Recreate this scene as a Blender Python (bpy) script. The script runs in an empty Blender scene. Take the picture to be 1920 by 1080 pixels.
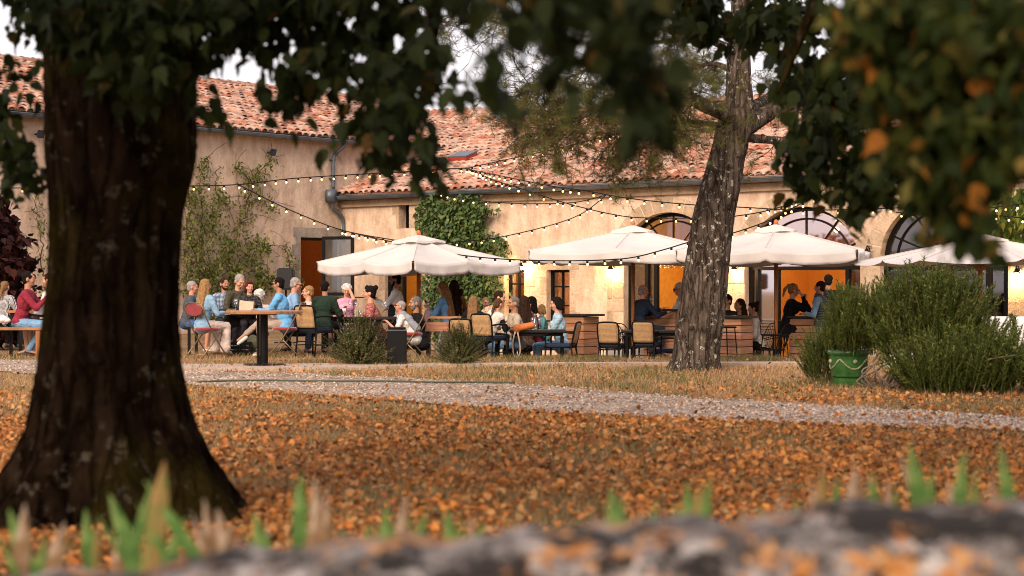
import bpy, bmesh, math, random
import numpy as np
from mathutils import Vector, Matrix, Euler, geometry
R=math.radians; PI=math.pi
random.seed(7); rng=np.random.default_rng(11)
F=3375.0
scene=bpy.context.scene
COL=scene.collection
CAMZ=1.1
def sm(x): x=max(0.,min(1.,x)); return x*x*(3-2*x)
def g(x,y):   # lawn height: flat, then the terrace lies lower past the lip on the right
    a=0.5*sm((x+3.3)/1.6)
    return -a*sm((y-27.6)/4.8)
def P(px,py,D): return Vector(((px-960)/F*D, D, CAMZ-(py-540)/F*D))
def X(px,D): return (px-960)/F*D
# ---------------------------------------------------------------- objects
def tag(o,label=None,cat=None,group=None,kind=None):
    if label: o['label']=label
    if cat: o['category']=cat
    if group: o['group']=group
    if kind: o['kind']=kind
    return o
def thing(name,label,cat,loc=(0,0,0),rz=0,group=None,sc=1):
    o=bpy.data.objects.new(name,None); COL.objects.link(o)
    o.location=loc; o.rotation_euler=(0,0,rz); o.scale=(sc,sc,sc); o.empty_display_size=.2
    return tag(o,label,cat,group)
def copy_tree(o,parent=None):
    c=o.copy(); COL.objects.link(c); c.parent=parent
    for ch in list(o.children): copy_tree(ch,c)
    return c
def pmat(o):
    m=Matrix.Translation(o.location)@Euler(o.rotation_euler).to_matrix().to_4x4()@Matrix.Diagonal((*o.scale,1))
    return (pmat(o.parent)@m) if o.parent else m
def link(name,me,mat,parent=None,world=False,smooth=False):
    if world and parent is not None: me.transform(pmat(parent).inverted())
    if mat is not None:
        for m in (mat if isinstance(mat,(list,tuple)) else [mat]): me.materials.append(m)
    if smooth: me.polygons.foreach_set('use_smooth',[True]*len(me.polygons))
    o=bpy.data.objects.new(name,me); COL.objects.link(o); o.parent=parent
    return o
class MB:
    def __init__(s): s.v=[]; s.f=[]; s.m=[]; s.mi=0
    def add(s,vs,fs):
        n=len(s.v); s.v+= [tuple(v) for v in vs]; s.f+=[tuple(n+i for i in f) for f in fs]; s.m+=[s.mi]*len(fs); return s
    def box(s,c,d,rz=0,M=None,bev=0):
        hx,hy,hz=d[0]/2,d[1]/2,d[2]/2
        if bev:
            b=bev; vs=[];
            bm=bmesh.new(); bmesh.ops.create_cube(bm,size=1)
            bmesh.ops.scale(bm,vec=d,verts=bm.verts); bmesh.ops.bevel(bm,geom=bm.edges[:],offset=b,segments=2,affect='EDGES')
            vs=[v.co.copy() for v in bm.verts]; bm.verts.index_update(); fs=[[v.index for v in f.verts] for f in bm.faces]; bm.free()
        else:
            vs=[Vector((x*hx,y*hy,z*hz)) for x in(-1,1) for y in(-1,1) for z in(-1,1)]
            fs=[(0,1,3,2),(4,6,7,5),(0,4,5,1),(2,3,7,6),(0,2,6,4),(1,5,7,3)]
        T=Matrix.Translation(c)@Matrix.Rotation(rz,4,'Z')
        if M is not None: T=Matrix.Translation(c)@M.to_4x4()
        return s.add([T@v for v in vs],fs)
    def tube(s,pts,r,n=8,caps=True,closed=False):
        pts=[Vector(p) for p in pts]; k=len(pts)
        rs=r if isinstance(r,(list,tuple)) else [r]*k
        vs=[];up=Vector((0,0,1)); pu=None
        for i,p in enumerate(pts):
            if closed: t=(pts[(i+1)%k]-pts[i-1])
            else: t=(pts[min(i+1,k-1)]-pts[max(i-1,0)])
            if t.length<1e-9: t=Vector((0,0,1))
            t.normalize()
            if pu is None:
                a=Vector((0,0,1)) if abs(t.z)<.9 else Vector((1,0,0)); u=t.cross(a).normalized()
            else:
                u=(pu-t*pu.dot(t))
                u= u.normalized() if u.length>1e-6 else t.orthogonal().normalized()
            pu=u; w=t.cross(u)
            for j in range(n):
                an=2*PI*j/n; vs.append(p+(u*math.cos(an)+w*math.sin(an))*rs[i])
        fs=[]
        for i in range(k if closed else k-1):
            i2=(i+1)%k
            for j in range(n): fs.append((i*n+j,i*n+(j+1)%n,i2*n+(j+1)%n,i2*n+j))
        if caps and not closed:
            fs.append(tuple(range(n-1,-1,-1))); fs.append(tuple((k-1)*n+j for j in range(n)))
        return s.add(vs,fs)
    def lathe(s,prof,c=(0,0,0),n=24,sx=1,sy=1):
        c=Vector(c); vs=[];fs=[]
        for r,z in prof:
            for j in range(n):
                a=2*PI*j/n; vs.append(c+Vector((r*math.cos(a)*sx,r*math.sin(a)*sy,z)))
        for i in range(len(prof)-1):
            for j in range(n): fs.append((i*n+j,i*n+(j+1)%n,(i+1)*n+(j+1)%n,(i+1)*n+j))
        fs.append(tuple(range(n-1,-1,-1))); fs.append(tuple((len(prof)-1)*n+j for j in range(n)))
        return s.add(vs,fs)
    def ell(s,c,r,M=None,n=12,m=8):
        c=Vector(c); vs=[];fs=[]
        M=M or Matrix.Identity(3)
        for i in range(m+1):
            th=PI*i/m
            for j in range(n):
                a=2*PI*j/n
                v=Vector((r[0]*math.sin(th)*math.cos(a),r[1]*math.sin(th)*math.sin(a),r[2]*math.cos(th)))
                if i in(0,m): v+=Vector((math.cos(a),math.sin(a),0))*1e-4
                vs.append(c+M@v)
        for i in range(m):
            for j in range(n): fs.append((i*n+j,(i+1)*n+j,(i+1)*n+(j+1)%n,i*n+(j+1)%n))
        fs.append(tuple(range(n))); fs.append(tuple(m*n+j for j in range(n-1,-1,-1)))
        return s.add(vs,fs)
    def cone(s,a,b,ra,rb,n=10):   # capsule with two radii
        a=Vector(a);b=Vector(b);d=b-a;L=d.length
        if L<1e-6: return s.ell(a,(ra,ra,ra))
        t=d/L
        pts=[];rr=[]
        for k in (-1,-.85,-.5,0): pts.append(a+t*ra*k); rr.append(max(ra*math.sqrt(max(0,1-k*k)),1e-4))
        for k in (0,.5,.85,1): pts.append(b+t*rb*k); rr.append(max(rb*math.sqrt(max(0,1-k*k)),1e-4))
        return s.tube(pts,rr,n=n)
    def quad(s,*p): return s.add(p,[tuple(range(len(p)))])
    def mesh(s,name):
        me=bpy.data.meshes.new(name); me.from_pydata(s.v,[],s.f)
        if any(s.m): me.polygons.foreach_set('material_index',s.m)
        me.update(); return me
    def build(s,name,mat,parent=None,world=False,smooth=False,weld=False):
        me=s.mesh(name)
        if weld:
            bm=bmesh.new(); bm.from_mesh(me); bmesh.ops.remove_doubles(bm,verts=bm.verts,dist=.0008); bm.to_mesh(me); bm.free()
        return link(name,me,mat,parent,world,smooth)
def rotM(ax,an): return Matrix.Rotation(an,3,ax)
# ---------------------------------------------------------------- instanced-in-one-mesh scatter (numpy)
def rand_rot(n,rng,tilt=None):
    q=rng.normal(size=(n,4)); q/=np.linalg.norm(q,axis=1)[:,None]
    w,x,y,z=q.T
    return np.stack([np.stack([1-2*(y*y+z*z),2*(x*y-z*w),2*(x*z+y*w)],1),
      np.stack([2*(x*y+z*w),1-2*(x*x+z*z),2*(y*z-x*w)],1),
      np.stack([2*(x*z-y*w),2*(y*z+x*w),1-2*(x*x+y*y)],1)],1)
def eul(rx,ry,rz):   # Rz*Ry*Rx arrays
    cx,sx,cy,sy,cz,sz=np.cos(rx),np.sin(rx),np.cos(ry),np.sin(ry),np.cos(rz),np.sin(rz)
    return np.stack([np.stack([cz*cy,cz*sy*sx-sz*cx,cz*sy*cx+sz*sx],1),
      np.stack([sz*cy,sz*sy*sx+cz*cx,sz*sy*cx-cz*sx],1),
      np.stack([-sy,cy*sx,cy*cx],1)],1)
def scatter(name,tv,tf,loc,Rm,sc,tm=None):
    tv=np.asarray(tv,dtype=np.float64); k=len(tv); N=len(loc)
    sc=np.asarray(sc); sc=sc[:,None,None] if sc.ndim==1 else sc[:,None,:]
    V=np.einsum('nij,nkj->nki',Rm,tv[None]*sc)+np.asarray(loc)[:,None,:]
    lt=np.array([len(f) for f in tf]); lp=np.concatenate([np.asarray(f) for f in tf])
    L=(lp[None]+ (np.arange(N)*k)[:,None]).ravel()
    me=bpy.data.meshes.new(name)
    me.vertices.add(N*k); me.vertices.foreach_set('co',V.astype(np.float32).ravel())
    me.loops.add(len(L)); me.loops.foreach_set('vertex_index',L.astype(np.int32))
    tot=np.tile(lt,N); st=np.concatenate([[0],np.cumsum(tot)[:-1]])
    me.polygons.add(len(tot)); me.polygons.foreach_set('loop_start',st.astype(np.int32))
    if tm is not None: me.polygons.foreach_set('material_index',np.tile(np.asarray(tm),N).astype(np.int32))
    me.update(calc_edges=True); me.validate(); return me
def join_meshes(name,ms):
    bm=bmesh.new()
    for m in ms: bm.from_mesh(m)
    me=bpy.data.meshes.new(name); bm.to_mesh(me); bm.free(); return me
# ---------------------------------------------------------------- materials
MATS={}
def mat(name,col,rough=.7,var=.0,vscale=8,bump=0,bscale=40,metal=0,spec=.4,island=0,trans=0,col2=None,c2amt=.5,coord='Object',stretch=(1,1,1),alpha=None,sheen=0,detail=6):
    if name in MATS: return MATS[name]
    m=bpy.data.materials.new(name); m.use_nodes=True; nt=m.node_tree; N=nt.nodes; L=nt.links
    b=N['Principled BSDF']; out=N['Material Output']
    b.inputs['Roughness'].default_value=rough; b.inputs['Metallic'].default_value=metal
    b.inputs['Specular IOR Level'].default_value=spec
    if sheen: b.inputs['Sheen Weight'].default_value=sheen
    c=(*col,1); b.inputs['Base Color'].default_value=c
    tc=N.new('ShaderNodeTexCoord'); mp=N.new('ShaderNodeMapping'); L.new(tc.outputs[coord],mp.inputs['Vector']); mp.inputs['Scale'].default_value=stretch
    src=None
    if var or col2:
        no=N.new('ShaderNodeTexNoise'); no.inputs['Scale'].default_value=vscale; no.inputs['Detail'].default_value=detail; no.inputs['Roughness'].default_value=.6; L.new(mp.outputs[0],no.inputs['Vector'])
        cr=N.new('ShaderNodeValToRGB'); L.new(no.outputs['Fac'],cr.inputs['Fac'])
        e=cr.color_ramp.elements; e[0].position=.35; e[1].position=.68
        lo=[x*(1-var) for x in col]; hi=col2 if col2 else [min(1,x*(1+var)) for x in col]
        e[0].color=(*lo,1); e[1].color=(*hi,1); src=cr.outputs['Color']
    if island:
        ge=N.new('ShaderNodeNewGeometry'); hs=N.new('ShaderNodeHueSaturation')
        r=N.new('ShaderNodeMapRange'); L.new(ge.outputs['Random Per Island'],r.inputs[0]); r.inputs[3].default_value=1-island; r.inputs[4].default_value=1+island
        L.new(r.outputs[0],hs.inputs['Value'])
        r2=N.new('ShaderNodeMath'); r2.operation='MULTIPLY_ADD'; L.new(ge.outputs['Random Per Island'],r2.inputs[0]); r2.inputs[1].default_value=7.31;r2.inputs[2].default_value=0
        fr=N.new('ShaderNodeMath'); fr.operation='FRACT'; L.new(r2.outputs[0],fr.inputs[0])
        r3=N.new('ShaderNodeMapRange'); L.new(fr.outputs[0],r3.inputs[0]); r3.inputs[3].default_value=.5-.05*island; r3.inputs[4].default_value=.5+.05*island
        L.new(r3.outputs[0],hs.inputs['Hue'])
        if src: L.new(src,hs.inputs['Color'])
        else: hs.inputs['Color'].default_value=c
        src=hs.outputs['Color']
    if src: L.new(src,b.inputs['Base Color'])
    if bump:
        nb=N.new('ShaderNodeTexNoise'); nb.inputs['Scale'].default_value=bscale; nb.inputs['Detail'].default_value=5; L.new(mp.outputs[0],nb.inputs['Vector'])
        bu=N.new('ShaderNodeBump'); bu.inputs['Strength'].default_value=1; bu.inputs['Distance'].default_value=bump; L.new(nb.outputs['Fac'],bu.inputs['Height']); L.new(bu.outputs[0],b.inputs['Normal'])
    if trans:
        tr=N.new('ShaderNodeBsdfTranslucent'); mx=N.new('ShaderNodeMixShader'); mx.inputs[0].default_value=trans
        if src: L.new(src,tr.inputs['Color'])
        else: tr.inputs['Color'].default_value=c
        L.new(b.outputs[0],mx.inputs[1]); L.new(tr.outputs[0],mx.inputs[2]); L.new(mx.outputs[0],out.inputs['Surface'])
    MATS[name]=m; return m
def nodes(name):
    m=bpy.data.materials.new(name); m.use_nodes=True; nt=m.node_tree; MATS[name]=m
    return m,nt.nodes,nt.links,nt.nodes['Principled BSDF'],nt.nodes['Material Output']
def emit(name,col,st):
    if name in MATS: return MATS[name]
    m,N,L,b,o=nodes(name); b.inputs['Base Color'].default_value=(*col,1); b.inputs['Emission Color'].default_value=(*col,1); b.inputs['Emission Strength'].default_value=st; return m
def glassm(name,tint=(.9,.9,.9),tr=.6,rough=.03):
    if name in MATS: return MATS[name]
    m,N,L,b,o=nodes(name)
    gl=N.new('ShaderNodeBsdfGlossy'); gl.inputs['Roughness'].default_value=rough; gl.inputs['Color'].default_value=(.9,.9,.95,1)
    t=N.new('ShaderNodeBsdfTransparent'); t.inputs['Color'].default_value=(*tint,1)
    mx=N.new('ShaderNodeMixShader'); mx.inputs[0].default_value=tr; L.new(gl.outputs[0],mx.inputs[1]); L.new(t.outputs[0],mx.inputs[2]); L.new(mx.outputs[0],o.inputs['Surface']); return m
def ramp(N,L,src,stops):
    cr=N.new('ShaderNodeValToRGB'); L.new(src,cr.inputs['Fac']); e=cr.color_ramp.elements
    while len(e)<len(stops): e.new(.5)
    for i,(p,c) in enumerate(stops): e[i].position=p; e[i].color=(*c,1)
    return cr.outputs['Color']
def noise(N,L,vec,scale,detail=5,rough=.6,out='Fac'):
    n=N.new('ShaderNodeTexNoise'); n.inputs['Scale'].default_value=scale; n.inputs['Detail'].default_value=detail; n.inputs['Roughness'].default_value=rough
    if vec is not None: L.new(vec,n.inputs['Vector'])
    return n.outputs[out]
def mixc(N,L,f,a,b,bt='MIX'):
    m=N.new('ShaderNodeMix'); m.data_type='RGBA'; m.blend_type=bt
    if hasattr(f,'node'): L.new(f,m.inputs[0])
    else: m.inputs[0].default_value=f
    for i,s in ((6,a),(7,b)):
        if hasattr(s,'node'): L.new(s,m.inputs[i])
        else: m.inputs[i].default_value=(*s,1)
    return m.outputs[2]
def mapv(N,L,coord='Object',scale=(1,1,1)):
    tc=N.new('ShaderNodeTexCoord'); mp=N.new('ShaderNodeMapping'); L.new(tc.outputs[coord],mp.inputs['Vector']); mp.inputs['Scale'].default_value=scale; return mp.outputs[0]
def bumpn(N,L,b,h,dist,prev=None):
    bu=N.new('ShaderNodeBump'); bu.inputs['Distance'].default_value=dist; L.new(h,bu.inputs['Height'])
    if prev is not None: L.new(prev,bu.inputs['Normal'])
    L.new(bu.outputs[0],b.inputs['Normal']); return bu.outputs[0]
# plaster
def plaster(name,c1,c2,c3):
    m,N,L,b,o=nodes(name); v=mapv(N,L); vs=mapv(N,L,scale=(1,1,.35))
    base=ramp(N,L,noise(N,L,v,.9,8,.65),[(.3,c1),(.55,c2),(.75,c3)])
    st=ramp(N,L,noise(N,L,vs,3.5,8,.7),[(.33,(.56,.51,.48)),(.6,(1,1,1))])
    fine=ramp(N,L,noise(N,L,v,22,4,.7),[(.3,(.86,.85,.84)),(.65,(1.0,1,1))])
    c=mixc(N,L,1,mixc(N,L,.8,base,st,'MULTIPLY'),fine,'MULTIPLY'); L.new(c,b.inputs['Base Color'])
    b.inputs['Roughness'].default_value=.92; b.inputs['Specular IOR Level'].default_value=.15
    p=bumpn(N,L,b,noise(N,L,v,3.2,6,.6),.05); bumpn(N,L,b,noise(N,L,v,40,4,.6),.008,p)
    return m
PL_L=plaster('plaster_grey',(.47,.35,.26),(.60,.465,.355),(.70,.55,.43))
PL_R=plaster('plaster_warm',(.58,.42,.30),(.72,.54,.40),(.80,.62,.475))
def stone(name,c1,c2,c3,pits=.5):
    m,N,L,b,o=nodes(name); v=mapv(N,L)
    base=ramp(N,L,noise(N,L,v,2.3,7,.65),[(.3,c1),(.5,c2),(.72,c3)])
    pt=noise(N,L,v,14,8,.75); pc=ramp(N,L,pt,[(.36,(.35,.27,.2)),(.47,(1,1,1))])
    ge=N.new('ShaderNodeNewGeometry'); hs=N.new('ShaderNodeHueSaturation'); r=N.new('ShaderNodeMapRange'); L.new(ge.outputs['Random Per Island'],r.inputs[0]); r.inputs[3].default_value=.8; r.inputs[4].default_value=1.12
    L.new(r.outputs[0],hs.inputs['Value']); L.new(mixc(N,L,pits,base,pc,'MULTIPLY'),hs.inputs['Color']); L.new(hs.outputs[0],b.inputs['Base Color'])
    b.inputs['Roughness'].default_value=.9; b.inputs['Specular IOR Level'].default_value=.2
    p=bumpn(N,L,b,pt,.03); bumpn(N,L,b,noise(N,L,v,50,4),.006,p); return m
ST=stone('limestone',(.36,.25,.16),(.50,.37,.25),(.60,.46,.33))
STG=stone('grey_limestone',(.20,.17,.14),(.30,.26,.22),(.38,.33,.28))
def tilem(name):
    m,N,L,b,o=nodes(name); ge=N.new('ShaderNodeNewGeometry'); v=mapv(N,L)
    c=ramp(N,L,ge.outputs['Random Per Island'],[(0,(.34,.12,.075)),(.2,(.46,.22,.15)),(.4,(.54,.34,.26)),(.6,(.42,.29,.235)),(.78,(.62,.43,.35)),(.9,(.24,.18,.15)),(1,(.52,.27,.19))])
    n=ramp(N,L,noise(N,L,v,2.0,8,.75),[(.34,(.36,.34,.33)),(.5,(1,1,1))])
    n2=ramp(N,L,noise(N,L,v,18,6,.7),[(.35,(.6,.58,.56)),(.6,(1.05,1.03,1.0))])
    L.new(mixc(N,L,1,mixc(N,L,.45,c,n,'MULTIPLY'),n2,'MULTIPLY'),b.inputs['Base Color']); b.inputs['Roughness'].default_value=.9; b.inputs['Specular IOR Level'].default_value=.15
    bumpn(N,L,b,noise(N,L,v,30,5),.01); return m
TILE=tilem('roof_tiles')
def barkm(name,c1,c2,c3,lichen=None,moss=None,sc=(1,1,.22),depth=.05,s=9,lz=9):
    m,N,L,b,o=nodes(name); v=mapv(N,L,scale=sc); v1=mapv(N,L)
    f=noise(N,L,v,s,8,.7); vo=N.new('ShaderNodeTexVoronoi'); vo.feature='DISTANCE_TO_EDGE'; vo.inputs['Scale'].default_value=s; 
    dv=N.new('ShaderNodeMixRGB'); dv.inputs[0].default_value=.12; L.new(v,dv.inputs[1]); L.new(noise(N,L,v,s*.7,4,out='Color'),dv.inputs[2]); L.new(dv.outputs[0],vo.inputs['Vector'])
    c=ramp(N,L,f,[(.3,c1),(.5,c2),(.72,c3)])
    ed=ramp(N,L,vo.outputs['Distance'],[(0,(.35,.33,.32)),(.12,(1,1,1))]); c=mixc(N,L,.8,c,ed,'MULTIPLY')
    if moss: c=mixc(N,L,ramp(N,L,noise(N,L,v1,1.6,5),[(.5,(0,0,0)),(.62,(.75,.75,.75))]),c,moss)
    if lichen:
        lv=ramp(N,L,noise(N,L,v1,lz,7,.75),[(.585,(0,0,0)),(.61,(1,1,1))]); big=ramp(N,L,noise(N,L,v1,1.3,3),[(.38,(0,0,0)),(.5,(1,1,1))])
        mm=N.new('ShaderNodeMath'); mm.operation='MULTIPLY'; L.new(lv,mm.inputs[0]); L.new(big,mm.inputs[1])
        c=mixc(N,L,mm.outputs[0],c,lichen)
    L.new(c,b.inputs['Base Color']); b.inputs['Roughness'].default_value=.95; b.inputs['Specular IOR Level'].default_value=.0
    mn=N.new('ShaderNodeMath'); mn.operation='MINIMUM'; L.new(vo.outputs['Distance'],mn.inputs[0]); mn.inputs[1].default_value=.18
    p=bumpn(N,L,b,mn.outputs[0],depth*6); bumpn(N,L,b,f,depth,p); return m
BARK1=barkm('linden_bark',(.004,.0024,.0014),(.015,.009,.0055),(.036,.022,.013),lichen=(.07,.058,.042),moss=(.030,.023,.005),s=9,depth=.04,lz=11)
BARK2=barkm('pine_bark',(.035,.026,.020),(.10,.077,.06),(.19,.15,.115),lichen=(.55,.53,.43),s=12,depth=.03,lz=14)
TWIG=mat('twig',(.05,.03,.018),.9,var=.4)
BLACK=mat('black_metal',(.006,.0055,.0055),.5,var=.3,vscale=20,spec=.12)
ZINC=mat('zinc',(.10,.12,.14),.45,var=.25,vscale=3,metal=.4,bump=.002)
CANVAS=mat('parasol_canvas',(.64,.60,.57),.85,var=.07,vscale=1.3,bump=.012,bscale=4,trans=.2,spec=.1)
POLE=mat('varnished_wood',(.28,.10,.025),.4,var=.35,vscale=6,stretch=(6,6,.6))
PLANK=mat('plank_wood',(.33,.15,.08),.6,var=.3,vscale=5,stretch=(.5,.5,9),island=.18,bump=.002,bscale=30)
WOODTOP=mat('table_wood',(.30,.13,.045),.4,var=.35,vscale=4,stretch=(1,6,1))
DARKTOP=mat('dark_top',(.022,.016,.013),.5,var=.3,spec=.15)
GOLDM=mat('chair_tube_brass',(.22,.16,.08),.4,metal=.6,var=.2)
REDV=mat('red_velvet',(.22,.008,.012),.75,var=.25,sheen=.5)
NAVYSEAT=mat('navy_seat',(.012,.022,.05),.4,spec=.25)
def canem():
    m,N,L,b,o=nodes('cane_webbing'); v=mapv(N,L)
    w=N.new('ShaderNodeTexWave'); w.wave_type='BANDS'; w.bands_direction='Z'; w.inputs['Scale'].default_value=22; w.inputs['Distortion'].default_value=3; w.inputs['Detail'].default_value=3; L.new(v,w.inputs['Vector'])
    c=ramp(N,L,w.outputs['Fac'],[(.1,(.24,.12,.045)),(.5,(.50,.30,.13)),(.9,(.62,.40,.19))])
    c=mixc(N,L,.6,c,ramp(N,L,noise(N,L,v,60,3),[(.3,(.6,.55,.5)),(.6,(1,1,1))]),'MULTIPLY'); L.new(c,b.inputs['Base Color']); b.inputs['Roughness'].default_value=.7; bumpn(N,L,b,w.outputs['Fac'],.004); return m
CANE=canem()
GLASS=glassm('drinking_glass',(.93,.95,.96),.88)
PANE=glassm('window_glass',(.8,.82,.8),.88)
PANE_D=glassm('door_glass',(.42,.44,.40),.84)
# ================================================================= GROUND
def gD(py): return CAMZ*F/(py-540)
PU=[(-500,650),(0,674),(345,697),(600,703),(860,716),(1100,731),(1300,747),(1600,765),(1920,785),(2500,815)]
PLo=[(-500,676),(0,699),(345,722),(600,742),(750,752),(900,765),(1100,778),(1300,788),(1500,798),(1700,803),(1920,809),(2500,830)]
def itp(T,x): return float(np.interp(x,[a for a,b in T],[b for a,b in T]))
def on_path(x,y):
    px=960+x/y*F
    py=540+CAMZ*F/y
    return itp(PU,px)<py<itp(PLo,px)
def build_ground():
    xs=np.concatenate([[-400,-200,-100,-60],np.linspace(-35,-12,12),np.linspace(-11.5,11.5,93),np.linspace(12.5,35,12),[60,100,200,400]])
    ys=np.concatenate([[-300,-100,-40,-20,-8,-3,0,2,3.5],np.linspace(4,36,129),np.linspace(37,62,26),[70,90,130,200,400,900]])
    vs=[];
    for y in ys:
        for x in xs:
            z=g(x,y)
            if 6<y<27.2 and abs(x)<12: z+=.012*math.sin(x*2.1+y*.7)*math.sin(y*1.9)-.012
            vs.append((x,y,z))
    n=len(xs); fs=[(j*n+i,j*n+i+1,(j+1)*n+i+1,(j+1)*n+i) for j in range(len(ys)-1) for i in range(n-1)]
    m,N,L,b,o=nodes('dry_lawn'); v=mapv(N,L)
    c=ramp(N,L,noise(N,L,v,1.1,8,.7),[(.3,(.10,.075,.035)),(.45,(.24,.15,.075)),(.6,(.33,.22,.12)),(.75,(.19,.15,.06))])
    c=mixc(N,L,.8,c,ramp(N,L,noise(N,L,v,45,5,.75),[(.35,(.4,.38,.35)),(.62,(1.1,1.1,1.1))]),'MULTIPLY')
    L.new(c,b.inputs['Base Color']); b.inputs['Roughness'].default_value=.95; b.inputs['Specular IOR Level'].default_value=.1; bumpn(N,L,b,noise(N,L,v,40,5,.7),.03)
    me=bpy.data.meshes.new('ground'); me.from_pydata(vs,[],fs); tag(link('ground',me,m,smooth=True),kind='structure')
    # gravel path
    m,N,L,b,o=nodes('gravel'); v=mapv(N,L)
    vo=N.new('ShaderNodeTexVoronoi'); vo.inputs['Scale'].default_value=38; L.new(v,vo.inputs['Vector'])
    sp=N.new('ShaderNodeSeparateColor'); L.new(vo.outputs['Color'],sp.inputs[0])
    c=ramp(N,L,sp.outputs[0],[(0,(.17,.12,.085)),(.35,(.33,.25,.19)),(.7,(.46,.36,.28)),(1,(.62,.51,.41))])
    c=mixc(N,L,.9,c,ramp(N,L,noise(N,L,v,1.3,6,.7),[(.38,(.55,.44,.32)),(.58,(1,1,1))]),'MULTIPLY')
    L.new(c,b.inputs['Base Color']); b.inputs['Roughness'].default_value=.9; bumpn(N,L,b,vo.outputs['Distance'],-.03)
    vs=[];K=90
    for i in range(K+1):
        px=-900+i*(3600/K); 
        for k in range(9):
            f=k/8; 
            py=itp(PU,px)*(1-f)+itp(PLo,px)*f
            j=(rng.random()-.5)*5*(abs(f-.5)*2)**4
            D=gD(py+j); vs.append((X(px,D),D,.010))
    fs=[(i*9+k,i*9+k+1,(i+1)*9+k+1,(i+1)*9+k) for i in range(K) for k in range(8)]
    me=bpy.data.meshes.new('gravel_path'); me.from_pydata(vs,[],fs); tag(link('gravel_path',me,m),kind='structure')
    # pebbles on it
    N_=9000; loc=[]
    while len(loc)<N_:
        px=random.uniform(-50,1970); f=random.uniform(-.04,1.04); py=itp(PU,px)*(1-f)+itp(PLo,px)*f; D=gD(py); loc.append((X(px,D),D,.014))
    tv=[(1,0,0),(-.9,.2,0),(0,1,.1),(.1,-1,0),(0,0,.8),(.1,.1,-.5)]; tf=[(0,2,4),(2,1,4),(1,3,4),(3,0,4)]
    me=scatter('pebbles',tv,tf,loc,eul(rng.random(N_)*.5,rng.random(N_)*.5,rng.random(N_)*6.3),.006+rng.random(N_)*.011)
    tag(link('gravel_pebbles',me,mat('pebbles',(.42,.32,.24),.9,island=.55)),'grey and pinkish loose gravel lying on the path','gravel',kind='stuff')
    # concrete edging
    k=MB(); T=[(300,686.5,694.5),(430,686.5,694.5),(600,685.5,693.5),(760,685,690.5),(900,684.5,687),(1150,683,685),(1400,682.5,684.5),(1560,682,684)]
    pr=None
    for (a,u,lo) in T:
        q=[Vector((X(a,gD(u)),gD(u),0)),Vector((X(a,gD(lo)),gD(lo),0))]
        if pr:
            h=Vector((0,0,.035)); b=Vector((0,0,-.04))
            k.add([pr[0]+b,pr[1]+b,q[1]+b,q[0]+b,pr[0]+h,pr[1]+h,q[1]+h,q[0]+h],[(4,5,6,7),(1,2,6,5),(0,4,7,3),(0,1,5,4),(3,7,6,2)])
        pr=q
    tag(k.build('kerb_strip',mat('concrete',(.42,.33,.27),.9,var=.2,vscale=6,bump=.004)),kind='structure')
    # hose
    pts=[P(355,718,gD(716))]
    pts=[]
    for px,py in ((370,720),(480,717.5),(600,718.5),(720,719),(820,721),(900,721),(965,722)):
        D=gD(py); pts.append((X(px,D),D,.028))
    k=MB().tube(smooth_pts(pts,6),.012,n=6)
    tag(k.build('garden_hose',mat('hose',(.05,.06,.035),.5),smooth=True),'thin dark garden hose lying along the gravel path','hose')
def smooth_pts(pts,n):
    pts=[Vector(p) for p in pts]; out=[]
    for i in range(len(pts)-1):
        p0=pts[max(i-1,0)];p1=pts[i];p2=pts[i+1];p3=pts[min(i+2,len(pts)-1)]
        for k in range(n):
            t=k/n; out.append(.5*((2*p1)+(p2-p0)*t+(2*p0-5*p1+4*p2-p3)*t*t+(3*p1-p0-3*p2+p3)*t**3))
    out.append(pts[-1]); return out
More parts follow.
